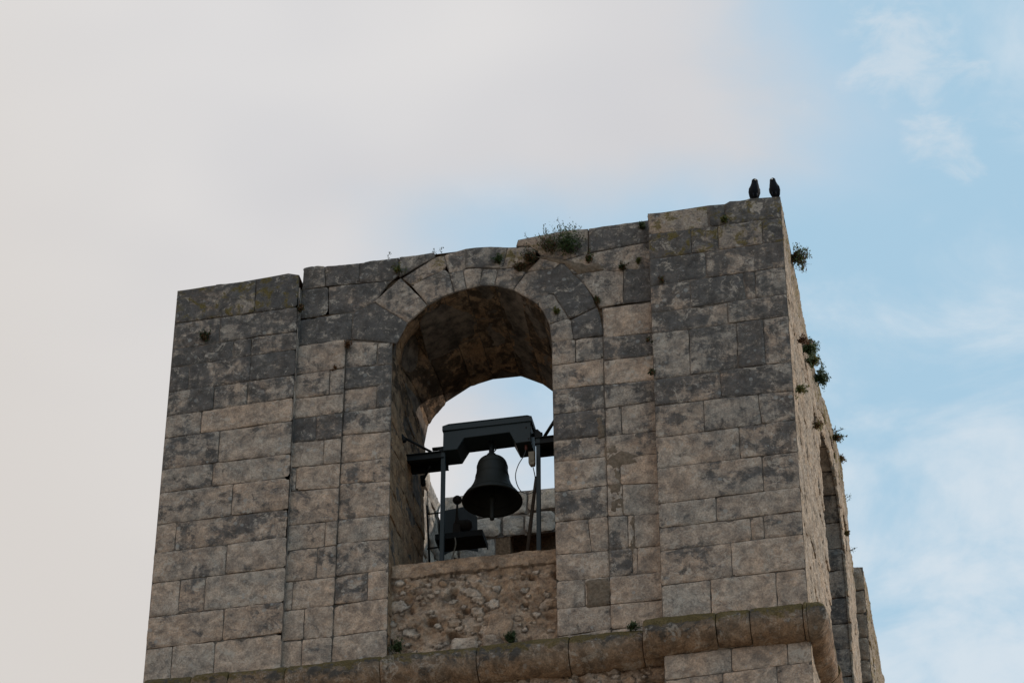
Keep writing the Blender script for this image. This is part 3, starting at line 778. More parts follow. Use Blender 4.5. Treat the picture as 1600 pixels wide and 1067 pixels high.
# some square facing stones left in the parapet
mb = PAR
for pl, at in (([(752, 1000), (790, 1000), (798, 985), (805, 965), (790, 955), (765, 957), (760, 975)], (.2, .1, .9, 0)), ([(702, 1020), (748, 1015), (748, 990), (705, 995)], (.5, .4, .3, 0)), ([(754, 1015), (795, 1008), (780, 985), (752, 990)], (.8, .5, .5, 0))):
    q = [onY(*p, YP-.06) for p in pl]
    block(mb, None, q, planeY(YP-.06), at, wob=.02, rimd=.03)

# ------------------------------------------------------------ cornice: a thick half-round string course
RT_ = .285; ZC = -7.70
path = [(-5.06, YM-.02), (2.66, YM-.02), (2.66, 0.0)]
def tor(ax):
    def s(u, v, o):
        # u along, v angle
        r = RT_+o
        if ax == 'M': return (u, YM-.0-r*math.sin(v), ZC+r*math.cos(v)+ZT)
        if ax == 'R': return (u, 0.0-r*math.sin(v), ZC+r*math.cos(v)+ZT)
        if ax == 'S': return (4.75+bow(u)+r*math.sin(v), u, ZC+r*math.cos(v)+ZT)
        return (2.70-r*math.sin(v), u, ZC+r*math.cos(v)+ZT)
    return s
TOR = MB()
def tseg(ax, cuts, lich=.3):
    for a, b in zip(cuts[:-1], cuts[1:]):
        at0 = (random.random(), .5, .6, lich)
        S0 = tor(ax); sd_ = random.random()*50; dr = random.uniform(-.012, .012)
        def S(u, v, o, a=a, b=b, sd_=sd_, dr=dr, S0=S0):
            e = min(u-a, b-u); ee = max(0, 1-e/.05); return S0(u, v, o+dr-.02*ee*ee+.022*nz(u*2.2, v*1.4, sd_)+.012*nz(u*7, v*3, sd_)+.005*nz(u*24, v*8, sd_))
        g = .006; h = .03; nu = max(4, int((b-a)/h)); nvv = 36
        vs = []; at = []
        v0, v1 = -.15, math.pi+.15
        for j in range(nvv+1):
            v = v0+(v1-v0)*j/nvv
            for i in range(nu+1):
                u = a+g+(b-a-2*g)*i/nu
                vs.append(S(u, v, 0))
                up = math.cos(v)
                at.append((at0[0], max(0, min(1, .50+.35*up)), .35+.5*(1-up)/2+.15, lich*max(0, up+.25)*1.5))
        fs = [(j*(nu+1)+i, (j+1)*(nu+1)+i, (j+1)*(nu+1)+i+1, j*(nu+1)+i+1) for j in range(nvv) for i in range(nu)]
        TOR.add(vs, fs, at, True)
        for i, flip in ((0, 0), (nu, 1)):
            ring = [vs[j*(nu+1)+i] for j in range(nvv+1)]
            TOR.add(ring, [tuple(range(len(ring)))], at0, False)
X = lambda px, py, Y: onY(px, py, Y)[0]
tseg('M', [-5.0]+[X(305, 1075, YM), X(363, 1070, YM), X(452, 1062, YM), X(600, 1050, YM), X(750, 1035, YM), X(893, 1012, YM), X(1008, 1000, YM), 2.72], .45)
tseg('R', [2.42, X(1122, 985, 0), X(1175, 978, 0), X(1288, 975, 0)-.27], .6)
# mitred corner: swept quarter at the front right
def corner(cx, cy, lich=.7):
    nu, nvv = 16, 36; vs = []; at = []
    for j in range(nvv+1):
        v = -.15+(math.pi+.3)*j/nvv
        for i in range(nu+1):
            g = (math.pi/2)*i/nu; r = RT_+.012*nz(g*3, v*2, 77)+.006*nz(g*9, v*7, 7)
            # from facing -Y to facing +X, a squared quarter
            dx, dy = math.sin(g), -math.cos(g)
            k = 1/max(abs(dx), abs(dy)); k = 1+(k-1)*.8
            rr = r*math.sin(v)
            if rr < 0: rr = 0
            vs.append((cx+dx*rr*k, cy+dy*rr*k, ZC+r*math.cos(v)+ZT)); up = math.cos(v)
            at.append((.4, max(0, min(1, .6+.4*up)), .6, lich*max(0, up+.3)))
    TOR.add(vs, [(j*(nu+1)+i, (j+1)*(nu+1)+i, (j+1)*(nu+1)+i+1, j*(nu+1)+i+1) for j in range(nvv) for i in range(nu)], at, True)
TOR.box((X(1288, 975, 0)-.275, -.26, ZC-.27+ZT), (4.76, .0, ZC+.27+ZT)) if False else None
tseg('R', [X(1288, 975, 0)-.27, 4.75], .7)
corner(4.75, 0)
tseg('S', [0.0, .55, 1.35, 2.3, 3.2, 4.3, 5.5, 6.9, 8.0, 9.4, 10.6], 1.0)

# ------------------------------------------------------------ lower shaft and rear annex
M_shaft = stone('shaft_stone')
SH = MB()
SH.box((-4.9, .34, 0), (4.62, 10.5, -9.0+ZT+.0)); SH.at = [(.4, .4, .5, 0)]*len(SH.at)
ANX = (MB(), MB())
def anf(x, z, o): return (x, 10.75-o, z+ZT)
def ans(y, z, o): return (4.93+o, y, z+ZT)
mb, mo = ANX
z = -.15; i = 0
while z > -6:
    z2 = z-random.uniform(.38, .55)
    if i == 0: z1a = .0
    block(mb, mo, [(4.4, z2), (4.92, z2), (4.92, z), (4.4, z+.05)], anf, attr(0, 0, random.uniform(.5, .8), .3), **SK)
    ys = rsplit(10.8, 18, .5, 1.1)
    for k in range(len(ys)-1):
        t = (lambda y: z if i else -.15-.05*(y-10.8)+.05*nz(y*2, 1, 1))
        block(mb, mo, [(ys[k], z2), (ys[k+1], z2), (ys[k+1], t(ys[k+1])), (ys[k], t(ys[k]))], ans, side_attr(0, 0), **SK)
    z = z2; i += 1
acore = MB(); acore.box((3.2, 10.82, 0), (4.86, 17.9, -.5+ZT))

# ------------------------------------------------------------ link the masonry
def part(b, name, mat, parent=tower): return b.build(name, mat, parent)
pr = part(PIER_R[0], 'corner_pier', M_front); part(PIER_R[1], 'joint_mortar', M_joint, pr)
pl_ = part(PIER_L[0], 'corner_pier', M_front); part(PIER_L[1], 'joint_mortar', M_joint, pl_)
fw_ = part(MID[0], 'front_wall', M_front); part(MID[1], 'joint_mortar', M_joint, fw_); part(RET, 'pier_return', M_front, pl_)
for q_ in mps: part(q_, 'mortar_patch', M_patch, fw_)
va_ = part(VAULT[0], 'arch_vault', M_vault); part(VAULT[1], 'joint_mortar', M_joint, va_); part(VBACK, 'hidden_backing', M_core, va_)
sw_ = part(SIDE[0], 'side_wall', M_side); part(SIDE[1], 'joint_mortar', M_joint, sw_)
sv_ = part(SVAULT[0], 'side_opening', M_front); part(SVAULT[1], 'joint_mortar', M_joint, sv_)
iw_ = part(INNER[0], 'chamber_wall', M_inner); part(INNER[1], 'joint_mortar', M_joint, iw_)
part(hb, 'rear_hollow', M_core)
part(core, 'rubble_core', M_core)
part(PAR, 'parapet', M_rubble); part(bands, 'rubble_wall', M_rubble); part(TOR, 'cornice', M_torus)
part(SH, 'lower_shaft', M_shaft)
annex = empty('stone_annex', (4.2, 12, 0), 'lower stone wall body standing behind the right flank of the bell tower', 'building')
aw = part(ANX[0], 'wall', M_side, annex); part(ANX[1], 'joint_mortar', M_joint, aw); part(acore, 'rubble_core', M_core, annex)

g = MB(); g.add([(-4000, -4000, 0), (4000, -4000, 0), (4000, 4000, 0), (-4000, 4000, 0)], [(0, 1, 2, 3)])
M_ground = plain('dry_ground', (.26, .22, .17), .95, var=.4, sc_=.4)
tag(g.build('ground', M_ground), kind='structure')

# ------------------------------------------------------------ bell, yoke and frame
M_bronze = plain('dark_bronze', (.012, .013, .011), .6, 0, .4, 9, .3)
M_green = plain('green_painted_steel', (.011, .019, .022), .5, 0, .25, 6, .35)
M_black = plain('dark_steel', (.006, .0065, .007), .6, 0, .3, 20, .25)
M_rust = plain('rusty_iron', (.022, .016, .013), .85, 0, .5, 30)
M_sheet = plain('grey_sheet', (.055, .066, .073), .55, 0, .15, 5)
M_wood = plain('old_wood', (.10, .075, .058), .85, 0, .4, 20)
M_box = plain('ochre_plastic', (.20, .165, .12), .6, 0, .2, 25)
M_cable = plain('grey_cable', (.05, .05, .05), .6, 0, .1)
M_cable2 = plain('pale_cable', (.20, .175, .14), .7, 0, .2)
BY = 1.31
rimc = P3(769, 783, BY); topc = P3(768, 716, BY)
H = topc.z-rimc.z; Rm = .468
bell = empty('bell', (rimc.x, BY, rimc.z), 'dark bronze bell hanging mouth down from the green yoke in the arch', 'bell')
pf = [(Rm*r_, .955*h_) for r_, h_ in ((1.0, 0), (.975, .035), (.90, .10), (.80, .18), (.715, .27), (.64, .36), (.585, .46), (.548, .56), (.525, .66), (.51, .76), (.495, .84), (.46, .90), (.385, .95), (.25, .985), (.002, 1.0))]
hs = (H+.0)/.955
out = [(r, h*hs) for r, h in pf]
def fine(p, n=4):
    q = catmull(p, n); return q
ob = fine(out)
inn = [(max(.001, r-(.035 if h < .1 else .022)), h) for r, h in reversed(ob) if h < .90*hs]
b = MB(); b.lathe([(Rm-.035, .0)]+ob, (rimc.x, BY, rimc.z), 64)
body = b.build('body', M_bronze, bell)
b = MB(); b.lathe(list(reversed(inn))+[(.001, .90*hs)], (rimc.x, BY, rimc.z), 64); b.build('mouth', M_bronze, body)
b = MB()
for hh in (.10, .125, .52, .55, .74, .76):
    # raised moulding lines
    rr = np.interp(hh*hs, [h for r, h in ob], [r for r, h in ob])
    b.lathe([(rr-.004, hh*hs-.009), (rr+.006, hh*hs), (rr-.006, hh*hs+.009)], (rimc.x, BY, rimc.z), 64)
b.build('moulding', M_bronze, body)
b = MB(); cl0 = P3(768, 800, BY); cl1 = P3(767.5, 820, BY)
b.tube([(rimc.x, BY, rimc.z+.75), (rimc.x, BY, rimc.z+.2), (rimc.x-.01, BY, rimc.z+.02)], [.02, .022, .03], 12)
b.lathe([(.001, .12), (.05, .09), (.068, .04), (.055, -.02), (.040, -.06), (.038, -.30), (.034, -.33), (.001, -.335)], (rimc.x, BY, rimc.z), 20)
b.build('clapper', M_bronze, bell)
b = MB(); b.tube([(topc.x, BY, topc.z-.02), (topc.x, BY, topc.z+.34)], .042, 14)
b.lathe([(.0, .10), (.07, .10), (.08, .08), (.08, .03), (.09, 0)], (topc.x, BY, topc.z-.03), 20)
b.build('crown_bolt', M_black, bell)
b = MB(); b.tube([P3(772, 697, BY), P3(775.5, 699, BY), P3(774.5, 703, BY), P3(771, 706, BY)], .010, 8); b.build('staple', M_black, bell)

YF = 1.10; YB = 1.52
yk = empty('bell_yoke', tuple(P3(765, 690, BY)), 'dark green metal yoke with two short legs, directly above the bell', 'yoke')
def W(x, y, Y=YF): a = P3(x, y, Y); return (a.x, a.z)
# front panel outline, left to right, with the cut-away between the two legs
low_l = W(692, 704); low_l2 = W(714, 701.5); in1 = W(725, 684); in2 = W(796, 675); low_r = W(805.5, 692); low_r2 = W(829, 689)
up_r = W(829, 655.5); up_l = W(692.5, 675)
b = MB(); b.prism([low_l, low_l2, in1, in2, low_r, low_r2, up_r, up_l], YF, YB, .006); b.build('beam', M_green, yk)
c0, c1 = W(691.8, 676), W(829.8, 656)
b = MB()
# chamfered lid: wide at the lower rim, bevelled to a narrower top
zt_ = .15
x0, x1 = c0[0]-.005, c1[0]+.012; zb0, zb1 = c0[1], c1[1]
zb = (zb0+zb1)/2
e = .09
vs = [(x0, YF-.02, zb), (x1, YF-.02, zb), (x1, YB+.02, zb), (x0, YB+.02, zb),
      (x0, YF-.02, zb+.085), (x1, YF-.02, zb+.085), (x1, YB+.02, zb+.085), (x0, YB+.02, zb+.085),
      (x0+e, YF+.03, zb+zt_), (x1-e*.9, YF+.03, zb+zt_), (x1-e*.9, YB-.03, zb+zt_), (x0+e, YB-.03, zb+zt_)]
b.add(vs, [(0, 1, 5, 4), (1, 2, 6, 5), (2, 3, 7, 6), (3, 0, 4, 7), (4, 5, 9, 8), (5, 6, 10, 9), (6, 7, 11, 10), (7, 4, 8, 11), (8, 9, 10, 11), (3, 2, 1, 0)])
b.build('lid', M_green, yk)
for px, py in ((822, 668), (826, 685)):
    b = MB(); p = P3(px, py, YF); b.lathe([(.012, 0), (.012, -.008), (.006, -.014), (.001, -.014)], (p.x, YF+.001, p.z), 10, 'Y'); b.build('bolt', M_rust, yk)
for px in (735, 741.5, 748):
    b = MB(); p = P3(px, 702, YB); b.tube([(p.x, YB-.02, p.z+.04), (p.x, YB-.02, p.z-.022)], .010, 8); b.build('hanging_bolt', M_black, yk)
b = MB(); p = P3(822, 699, 1.2); b.tube([(p.x, 1.2, p.z-.05), (p.x, 1.2, p.z+.06)], .022, 10); b.build('cable_gland', plain('dull_red', (.12, .04, .03), .6), yk)
# shaft stubs and bearings
b = MB()
pL = P3(686, 702, 1.33); pR = P3(840, 680, 1.33)
b.tube([(pL.x-.10, 1.31, pL.z), (pL.x+.12, 1.31, pL.z)], .03, 12); b.build('axle', M_black, yk); b = MB(); b.tube([(pR.x-.12, 1.31, pR.z), (pR.x+.08, 1.31, pR.z)], .03, 12)
b.build('axle', M_black, yk)

fr_ = empty('support_frame', tuple(P3(765, 880, 1.3)), 'dark steel frame of two posts and braced side beams between the jambs', 'steel frame')
# horizontal channels from jamb to post, carrying the bearings
zl_b = P3(690, 703.5, 1.12).z; zr_b = P3(850, 681, 1.12).z
def beam(x0, x1, zt, name='side_beam'):
    b = MB()
    for y0 in (1.12, 1.44):
        b.box((x0, y0, zt-.012), (x1, y0+.07, zt)); b.box((x0, y0+.028, zt-.115), (x1, y0+.040, zt-.010)); b.box((x0, y0, zt-.125), (x1, y0+.07, zt-.113))
    b.box((x0, 1.19, zt-.02), (x1, 1.44, zt-.008)) 
    return b.build(name, M_black, fr_)
xl0 = -1.45; xl1 = P3(695, 712, 1.2).x; xr0 = P3(843, 690, 1.2).x; xr1 = 1.25
beam(xl0, xl1, zl_b); beam(xr0-.06, xr1, zr_b)
b = MB(); q = P3(684, 700, 1.2)
b.prism([(q.x-.04, zl_b), (q.x+.09, zl_b), (q.x+.09, zl_b+.10), (q.x+.03, zl_b+.10), (q.x+.02, zl_b+.06), (q.x-.04, zl_b+.05)], 1.2, 1.40, .004); b.build('bearing', M_black, fr_)
b = MB(); q = P3(842, 680, 1.2)
b.prism([(q.x-.07, zr_b), (q.x+.05, zr_b), (q.x+.03, zr_b+.14), (q.x-.02, zr_b+.20), (q.x-.07, zr_b+.20)], 1.2, 1.42, .004); b.build('bearing', M_black, fr_)
def post(px_t, py_t, px_b, py_b, Y, wd=.062):
    a = P3(px_t, py_t, Y); c = P3(px_b, py_b, Y)
    b = MB(); x = (a.x+c.x)/2
    z0 = c.z-.4
    b.box((x-wd/2, Y, z0), (x-wd/2+.008, Y+.062, a.z)); b.box((x-wd/2, Y, z0), (x+wd/2, Y+.008, a.z)) if False else None
    b.box((x-wd/2+.008, Y+.0, z0), (x+wd/2, Y+.008, a.z)); b.box((x-wd/2+.008, Y+.055, z0), (x+wd/2, Y+.062, a.z))
    b.build('post', M_green, fr_)
post(691, 706, 691, 878, 1.14); post(841, 684, 841, 863, 1.14)
def strut(p, q, r, name, mat=M_black, parent=fr_):
    b = MB(); b.tube([p, q], r, 8); return b.build(name, mat, parent)
jx = -1.36
b = MB(); b.tube([P3(630, 683, .95), P3(674, 706, 1.2)], .020, 8); b.tube([P3(627, 680, .95), P3(632, 690, .95)], .035, 8); b.build('brace', M_black, fr_)
b = MB(); b.tube([P3(672, 729, 1.25), P3(661, 750, 1.7)], .022, 8); b.tube([P3(660, 744, 1.7), P3(662, 758, 1.7)], .038, 8); b.build('brace', M_black, fr_)
b = MB(); b.tube([P3(850, 683, 1.25), P3(871, 650, 1.0)], .026, 8); b.build('brace', M_black, fr_)
# thin rods of the ladder-like side guide
b = MB(); b.tube([P3(668, 803, 2.1), P3(690, 800.5, 1.3)], .012, 6); b.build('rod', M_black, fr_)
b = MB(); b.tube([P3(668, 857, 2.1), P3(690, 854, 1.3)], .014, 6); b.build('rod', M_black, fr_)
b = MB(); b.tube([P3(667, 790, 2.1), P3(671, 878, 2.1)], .018, 6); b.build('rod', M_black, fr_)

jb = empty('junction_box', tuple(P3(831, 722, 1.05)), 'small ochre electrical junction box fixed beside the right post', 'junction box')
a0 = W(825.5, 722, 1.04); a1 = W(835.5, 704, 1.04)
b = MB(); b.prism([(a0[0], a0[1]), (a0[0]+.03, a0[1]-.05), (a1[0]-.01, a0[1]-.045), (a1[0], a0[1]), a1, (a0[0], a1[1])], 1.04, 1.12, .008); b.build('case', M_box, jb)
b = MB(); b.prism([(a0[0]+.035, a0[1]+.02), (a1[0]-.01, a0[1]+.02), (a1[0]-.01, a1[1]-.02), (a0[0]+.035, a1[1]-.02)], 1.03, 1.045, .003); b.build('cover', M_box, jb)
def cable(name, pts, r, mat, label, cat='cable'):
    pp = [P3(*p) for p in pts]; q = []
    for i in range(len(pp)-1):
        p0, p1, p2, p3 = pp[max(i-1, 0)], pp[i], pp[i+1], pp[min(i+2, len(pp)-1)]
        for k in range(6):
            t = k/6; q.append(.5*((2*p1)+(p2-p0)*t+(2*p0-5*p1+4*p2-p3)*t*t+(3*p1-p0-3*p2+p3)*t**3))
    q.append(pp[-1]); b = MB(); b.tube(q, r, 8); return tag(b.build(name, mat), label, cat)
cable('cable', [(822, 701, 1.2), (819, 711, 1.15), (810, 726, 1.1), (805.5, 742, 1.1), (808, 757, 1.1), (815, 768, 1.1), (825, 771, 1.1), (833, 768, 1.1), (836, 760, 1.12), (836, 745, 1.12), (833, 730, 1.1)], .0075, M_cable, 'thin dark cable looping from the yoke to the junction box')
b = MB(); b.tube([P3(838, 745, 2.0), P3(835.5, 765, 2.0), P3(830, 810, 2.0), P3(823.5, 868, 2.0)], [.026, .028, .030, .032], 8)
tag(b.build('wooden_pole', M_wood), 'weathered wooden pole leaning beside the right frame post', 'pole')

# ------------------------------------------------------------ striking hammer with its tray, and the grey sheet behind
ST = empty('bell_hammer', tuple(P3(710, 840, 2.2)), 'rusty motor hammer with a round head standing on a black tray', 'bell hammer')
HY = 2.2
b = MB(); p0 = P3(681, 838, HY); p1 = P3(753, 827, HY)
b.box((p0.x, HY, p0.z-.03), (p1.x, HY+.42, p0.z+.02)); b.box((p0.x, HY-.012, p0.z-.07), (p1.x, HY, p0.z+.035)); b.box((p1.x, HY-.012, p0.z-.07), (p1.x+.012, HY+.42, p0.z+.035)); b.box((p0.x-.012, HY-.012, p0.z-.07), (p0.x, HY+.42, p0.z+.035))
b.build('tray', M_black, ST)
b = MB(); q = P3(725, 822, HY+.15); b.lathe([(.001, -.16), (.05, -.16), (.085, -.13), (.092, -.05), (.092, .06), (.08, .10), (.045, .13), (.001, .13)], (q.x, HY+.15, q.z+.02), 24, 'X')
for k in range(7): b.lathe([(.09, 0), (.098, .003), (.098, .009), (.09, .012)], (q.x-.09+k*.025, HY+.15, q.z+.02), 24, 'X')
b.build('motor', M_rust, ST)
b = MB(); q = P3(713, 826, HY); b.box((q.x-.06, HY+.02, q.z-.05), (q.x+.05, HY+.28, q.z+.11)); b.build('gearbox', M_rust, ST)
b = MB(); h0 = P3(714, 818, HY+.1); h1 = P3(714.5, 782, HY+.1)
b.tube([h0, h0.lerp(h1, .15), h0.lerp(h1, .5), h1], [.042, .030, .020, .016], 12)
arm = b.build('arm', M_rust, ST)
b = MB(); b.lathe([(.001, -.075), (.04, -.064), (.065, -.038), (.076, 0), (.065, .038), (.04, .064), (.001, .075)], (h1.x, HY+.1, P3(714.3, 781, HY+.1).z), 24); b.build('head', M_rust, ST)
cable('hose', [(711, 840, 2.15), (712, 850, 2.1), (709, 863, 2.1), (705, 875, 2.1), (704, 884, 2.1)], .012, M_cable2, 'pale hose hanging from the hammer tray to the sill', 'hose')
b = MB(); SY = 2.75
pl = [W(*p, SY) for p in ((692, 867), (716, 856), (747, 861), (745.5, 807), (727, 791), (692, 798))]
b.prism(pl, SY, SY+.012); tag(b.build('metal_sheet', M_sheet), 'plain grey metal sheet standing upright behind the hammer', 'metal sheet')

# ------------------------------------------------------------ birds
M_feather = plain('black_feathers', (.004, .005, .010), .7, 0, .4, 40, .2)
M_beak = plain('pale_beak', (.6, .6, .58), .5, 0, .1)
def bird(px, py, label, turn, scale=1.0, bt=0):
    Yb = .16; f = P3(px, py, Yb)
    root = empty('perched_bird', tuple(f), label, 'bird', 'black birds on the tower top')
    toC = Vector((CAM[0]-f.x, CAM[1]-f.y, 0)).normalized()
    a = math.atan2(toC.y, toC.x)+turn
    fx, fy = math.cos(a), math.sin(a)
    # spine from tail to head: (forward, height, half width, half depth)
    secs = [(-.12, -.075, .010, .004), (-.095, -.03, .026, .012), (-.07, .03, .045, .03), (-.045, .08, .066, .050), (-.018, .13, .071, .060), (.006, .18, .064, .054), (.020, .218, .055, .048), (.028, .243, .047, .043), (.034, .268, .044, .042), (.038, .290, .041, .039), (.036, .309, .028, .028), (.034, .316, .004, .004)]
    b = MB(); n = 20; vs = []; fs = []
    for t, h, wd, dp in secs:
        for k in range(n):
            g = 2*math.pi*k/n; lx = wd*1.1*math.cos(g); ld = dp*math.sin(g)
            F_ = t+ld*.9; hh = h+ld*-.35 if h < .2 else h
            vs.append((f.x+(fx*F_-fy*lx)*scale, f.y+(fy*F_+fx*lx)*scale, f.z+(hh)*scale))
    for i in range(len(secs)-1):
        for k in range(n): fs.append((i*n+k, i*n+(k+1) % n, (i+1)*n+(k+1) % n, (i+1)*n+k))
    fs.append(tuple(reversed(range(n)))); fs.append(tuple(range((len(secs)-1)*n, len(secs)*n)))
    b.add(vs, fs, smooth=True); b.build('body', M_feather, root)
    L = lambda t, s, h: Vector((f.x+(fx*t-fy*s)*scale, f.y+(fy*t+fx*s)*scale, f.z+h*scale))
    for s in (-1, 1):
        b = MB(); b.tube([L(.0, s*.056, .205), L(-.01, s*.066, .16), L(-.03, s*.066, .11), L(-.06, s*.055, .05), L(-.10, s*.022, -.02)], [.010, .022, .026, .018, .005], 10)
        b.build('wing', M_feather, root)
        b = MB(); b.tube([L(.0, s*.025, .075), L(.005, s*.024, .03), L(.005, s*.024, .006)], [.017, .008, .006], 8)
        for d in (-.5, 0, .5): b.tube([L(.005, s*.024, .006), L(.035, s*.024+d*.03, .003)], [.005, .003], 5)
        b.tube([L(.005, s*.024, .006), L(-.02, s*.024, .003)], [.005, .003], 5)
        b.build('leg', M_feather, root)
        b = MB(); b.lathe([(.001, -.004), (.004, -.002), (.0045, 0), (.004, .002), (.001, .004)], tuple(L(.062, s*.022, .288)), 8); b.build('eye', M_beak, root)
    b = MB(); b.tube([L(.062, bt, .280), L(.085, bt*1.2, .268), L(.104, bt*1.5, .252)], [.017, .013, .003], 8); b.build('beak', M_beak, root)
bird(1180, 308.5, 'black bird on the corner pier top, left of the pair, farther from the edge', .25, 1.06, 0)
bird(1210, 305.5, 'black bird on the outermost corner of the tower top, right of the pair', -.35, 1.0, .002)

# ------------------------------------------------------------ plants
def leafmat(name, c, c2):
    m, nt, b = base_mat(name)
    geo = N(nt, 'ShaderNodeNewGeometry'); a = noi(nt, geo.outputs['Position'], 30, 2)
    rn = mix(nt, ss(nt, a, .35, .65), c, c2)
    nt.links.new(rn, b.inputs['Base Color']); b.inputs['Roughness'].default_value = .7; b.inputs['Specular IOR Level'].default_value = .2
    return m
ML = dict(green=leafmat('green_leaves', (.04, .065, .018), (.09, .12, .04)), dark=leafmat('dark_leaves', (.022, .038, .014), (.055, .075, .03)), rust=leafmat('reddish_leaves', (.10, .042, .018), (.19, .10, .05)),
          yell=leafmat('yellow_green_leaves', (.12, .11, .025), (.22, .17, .05)), twig=plain('twig_bark', (.055, .04, .025), .9))
def plant(px, py, Y, label, size=.2, tall=1.0, n=90, kind='green', kind2=None, out=(0, -.6, .5), leaf=.016, stems=9, seed=0, X=None, spread=1.0, cat='plant', blob=True, asp=1.0):
    rs = random.Random(seed*31+int(px))
    if X is not None: y_, z_ = onX(px, py, X); base = Vector((X, y_, z_+ZT))
    else: base = P3(px, py, Y)
    root = empty('wall_plant', tuple(base), label, cat, 'plants growing on the tower')
    o = Vector(out).normalized(); st = MB(); lf = MB(); lf2 = MB()
    for s in range(stems):
        d = (o+Vector((rs.gauss(0, .55), rs.gauss(0, .4), rs.gauss(0, .35)))*spread).normalized()
        L = size*rs.uniform(.55, 1.15); pts = []; p = base.copy()-o*.02+Vector((rs.gauss(0, 1)*size*.16, 0, rs.gauss(0, 1)*size*.12)); k = 6
        for i in range(k+1):
            pts.append(p.copy()); d = (d+Vector((rs.gauss(0, .12), rs.gauss(0, .12), .12*tall))).normalized(); p = p+d*L/k
        st.tube(pts, [.003*(1-i/(k+1))+.001 for i in range(k+1)], 4)
        for q in range(int(2.2*n/stems)):
            t = rs.uniform(.05, 1)*k; i = min(int(t), k-1); c = pts[i].lerp(pts[i+1], t-i)+Vector((rs.gauss(0, 1), rs.gauss(0, 1), rs.gauss(0, 1)))*size*.085
            u = Vector((rs.gauss(0, 1), rs.gauss(0, 1), rs.gauss(0, 1))).normalized(); v = u.orthogonal().normalized()
            a = leaf*rs.uniform(.6, 1.4); bb = a*.45
            tgt = lf2 if (kind2 and rs.random() < .4) else lf
            tgt.add([c-u*a, c+v*bb, c+u*a, c-v*bb], [(0, 1, 2, 3)])
    if blob:
        for q in range(int(n*1.7)):
            w3 = Vector((rs.gauss(0, 1), rs.gauss(0, 1), rs.gauss(0, 1)))
            w3 = w3.normalized()*(rs.random()**.45); lump = 1+1.3*nz(w3.x*1.9+seed, w3.y*1.9, w3.z*1.9)
            c = base+o*size*.32+Vector((w3.x*size*.40, w3.y*size*.42, w3.z*size*.36*asp))*lump
            u = Vector((rs.gauss(0, 1), rs.gauss(0, 1), rs.gauss(0, 1))).normalized(); v = u.orthogonal().normalized(); a = leaf*rs.uniform(.6, 1.4)
            tgt = lf2 if (kind2 and rs.random() < .35+.3*w3.z*-1) else lf
            tgt.add([c-u*a, c+v*a*.5, c+u*a, c-v*a*.5], [(0, 1, 2, 3)])
    st.build('stem', ML['twig'], root); lf.build('foliage', ML[kind], root)
    if lf2.v: lf2.build('dry_foliage', ML[kind2], root)
    return root
YT = YM-.02
def sprig(px, py, Y, label, hpx, kind='dark', n=14, seed=0):
    """thin upright stem with a few small leaves"""
    rs = random.Random(seed+int(px)); base = P3(px, py, Y); root = empty('sprig', tuple(base), label, 'sprig', 'thin sprigs along the wall top')
    h = hpx/80; st = MB(); lf = MB(); nst = 1 if hpx < 22 else 3
    for s in range(nst):
        p = base+Vector((rs.uniform(-.03, .03)*(nst-1), 0, -.03)); pts = []
        hh = h*(1 if s == 0 else rs.uniform(.5, .8))
        for i in range(7):
            pts.append(p.copy()); p = p+Vector((rs.gauss(0, .012)+.01*(s-1)*(nst > 1), rs.gauss(0, .01), hh/6))
        st.tube(pts, .0035, 4)
        for q in range(n):
            i = rs.randint(2, 6); c = pts[i]+Vector((rs.gauss(0, .014), rs.gauss(0, .012), rs.gauss(0, .008)))
            u = Vector((rs.gauss(0, 1), rs.gauss(0, 1), rs.gauss(0, 1))).normalized(); v = u.orthogonal(); a = rs.uniform(.008, .016)
            lf.add([c-u*a, c+v*a*.6, c+u*a, c-v*a*.6], [(0, 1, 2, 3)])
    st.build('stem', ML['twig'], root); lf.build('foliage', ML[kind], root)
plant(888, 392, YT, 'largest leafy green bush on the wall top right of the arch', .42, 1.2, 420, 'green', 'dark', stems=22, leaf=.018, seed=1)
plant(860, 390, YT, 'low olive tuft just left of the largest bush on the wall top', .36, 1, 260, 'green', 'rust', stems=14, seed=2)
plant(828, 408, YT, 'dark green tuft above the arch crown at the ring joint', .26, .8, 200, 'dark', 'rust', stems=12, seed=3)
plant(813, 420, YT, 'small reddish green tuft lowest of those above the arch crown', .17, .4, 130, 'rust', 'dark', stems=8, seed=4)
plant(780, 408, YT, 'small green tuft on the upper ring stones left of the arch crown', .15, 1, 110, 'green', 'dark', stems=9, seed=5)
plant(622, 425, YT, 'narrow green tuft in a joint left of the arch ring', .15, 1.2, 80, 'green', 'yell', stems=8, spread=.6, seed=6)
plant(870, 488, YT, 'yellowish tuft in the arch ring joint above the right springing', .10, .3, 80, 'yell', 'green', stems=8, seed=7)
plant(934, 472, YT, 'thin tuft in the joint outside the right arch ring', .13, .3, 60, 'green', 'rust', stems=7, spread=.6, seed=8)
plant(1004, 355, YT, 'dark green clump in the corner beside the right pier top', .13, .8, 90, 'dark', 'green', stems=8, seed=9)
plant(1131, 345, YR-.02, 'moss-like green cushion on the right pier below the birds', .10, .4, 120, 'yell', 'green', stems=10, seed=10)
plant(1035, 440, YR-.02, 'small twiggy tuft on the left edge of the right pier', .12, 1.3, 40, 'rust', 'green', stems=6, seed=11)
plant(1018, 583, YR-.02, 'dark tuft low in the groove beside the right pier', .10, .5, 80, 'dark', 'rust', stems=7, seed=12)
plant(1013, 532, YR-.02, 'small dark tuft higher in the groove beside the right pier', .07, .4, 40, 'dark', 'rust', stems=6, seed=13)
plant(320, 530, YL-.02, 'reddish green tuft on the upper left pier', .17, .4, 200, 'dark', 'rust', stems=12, seed=14)
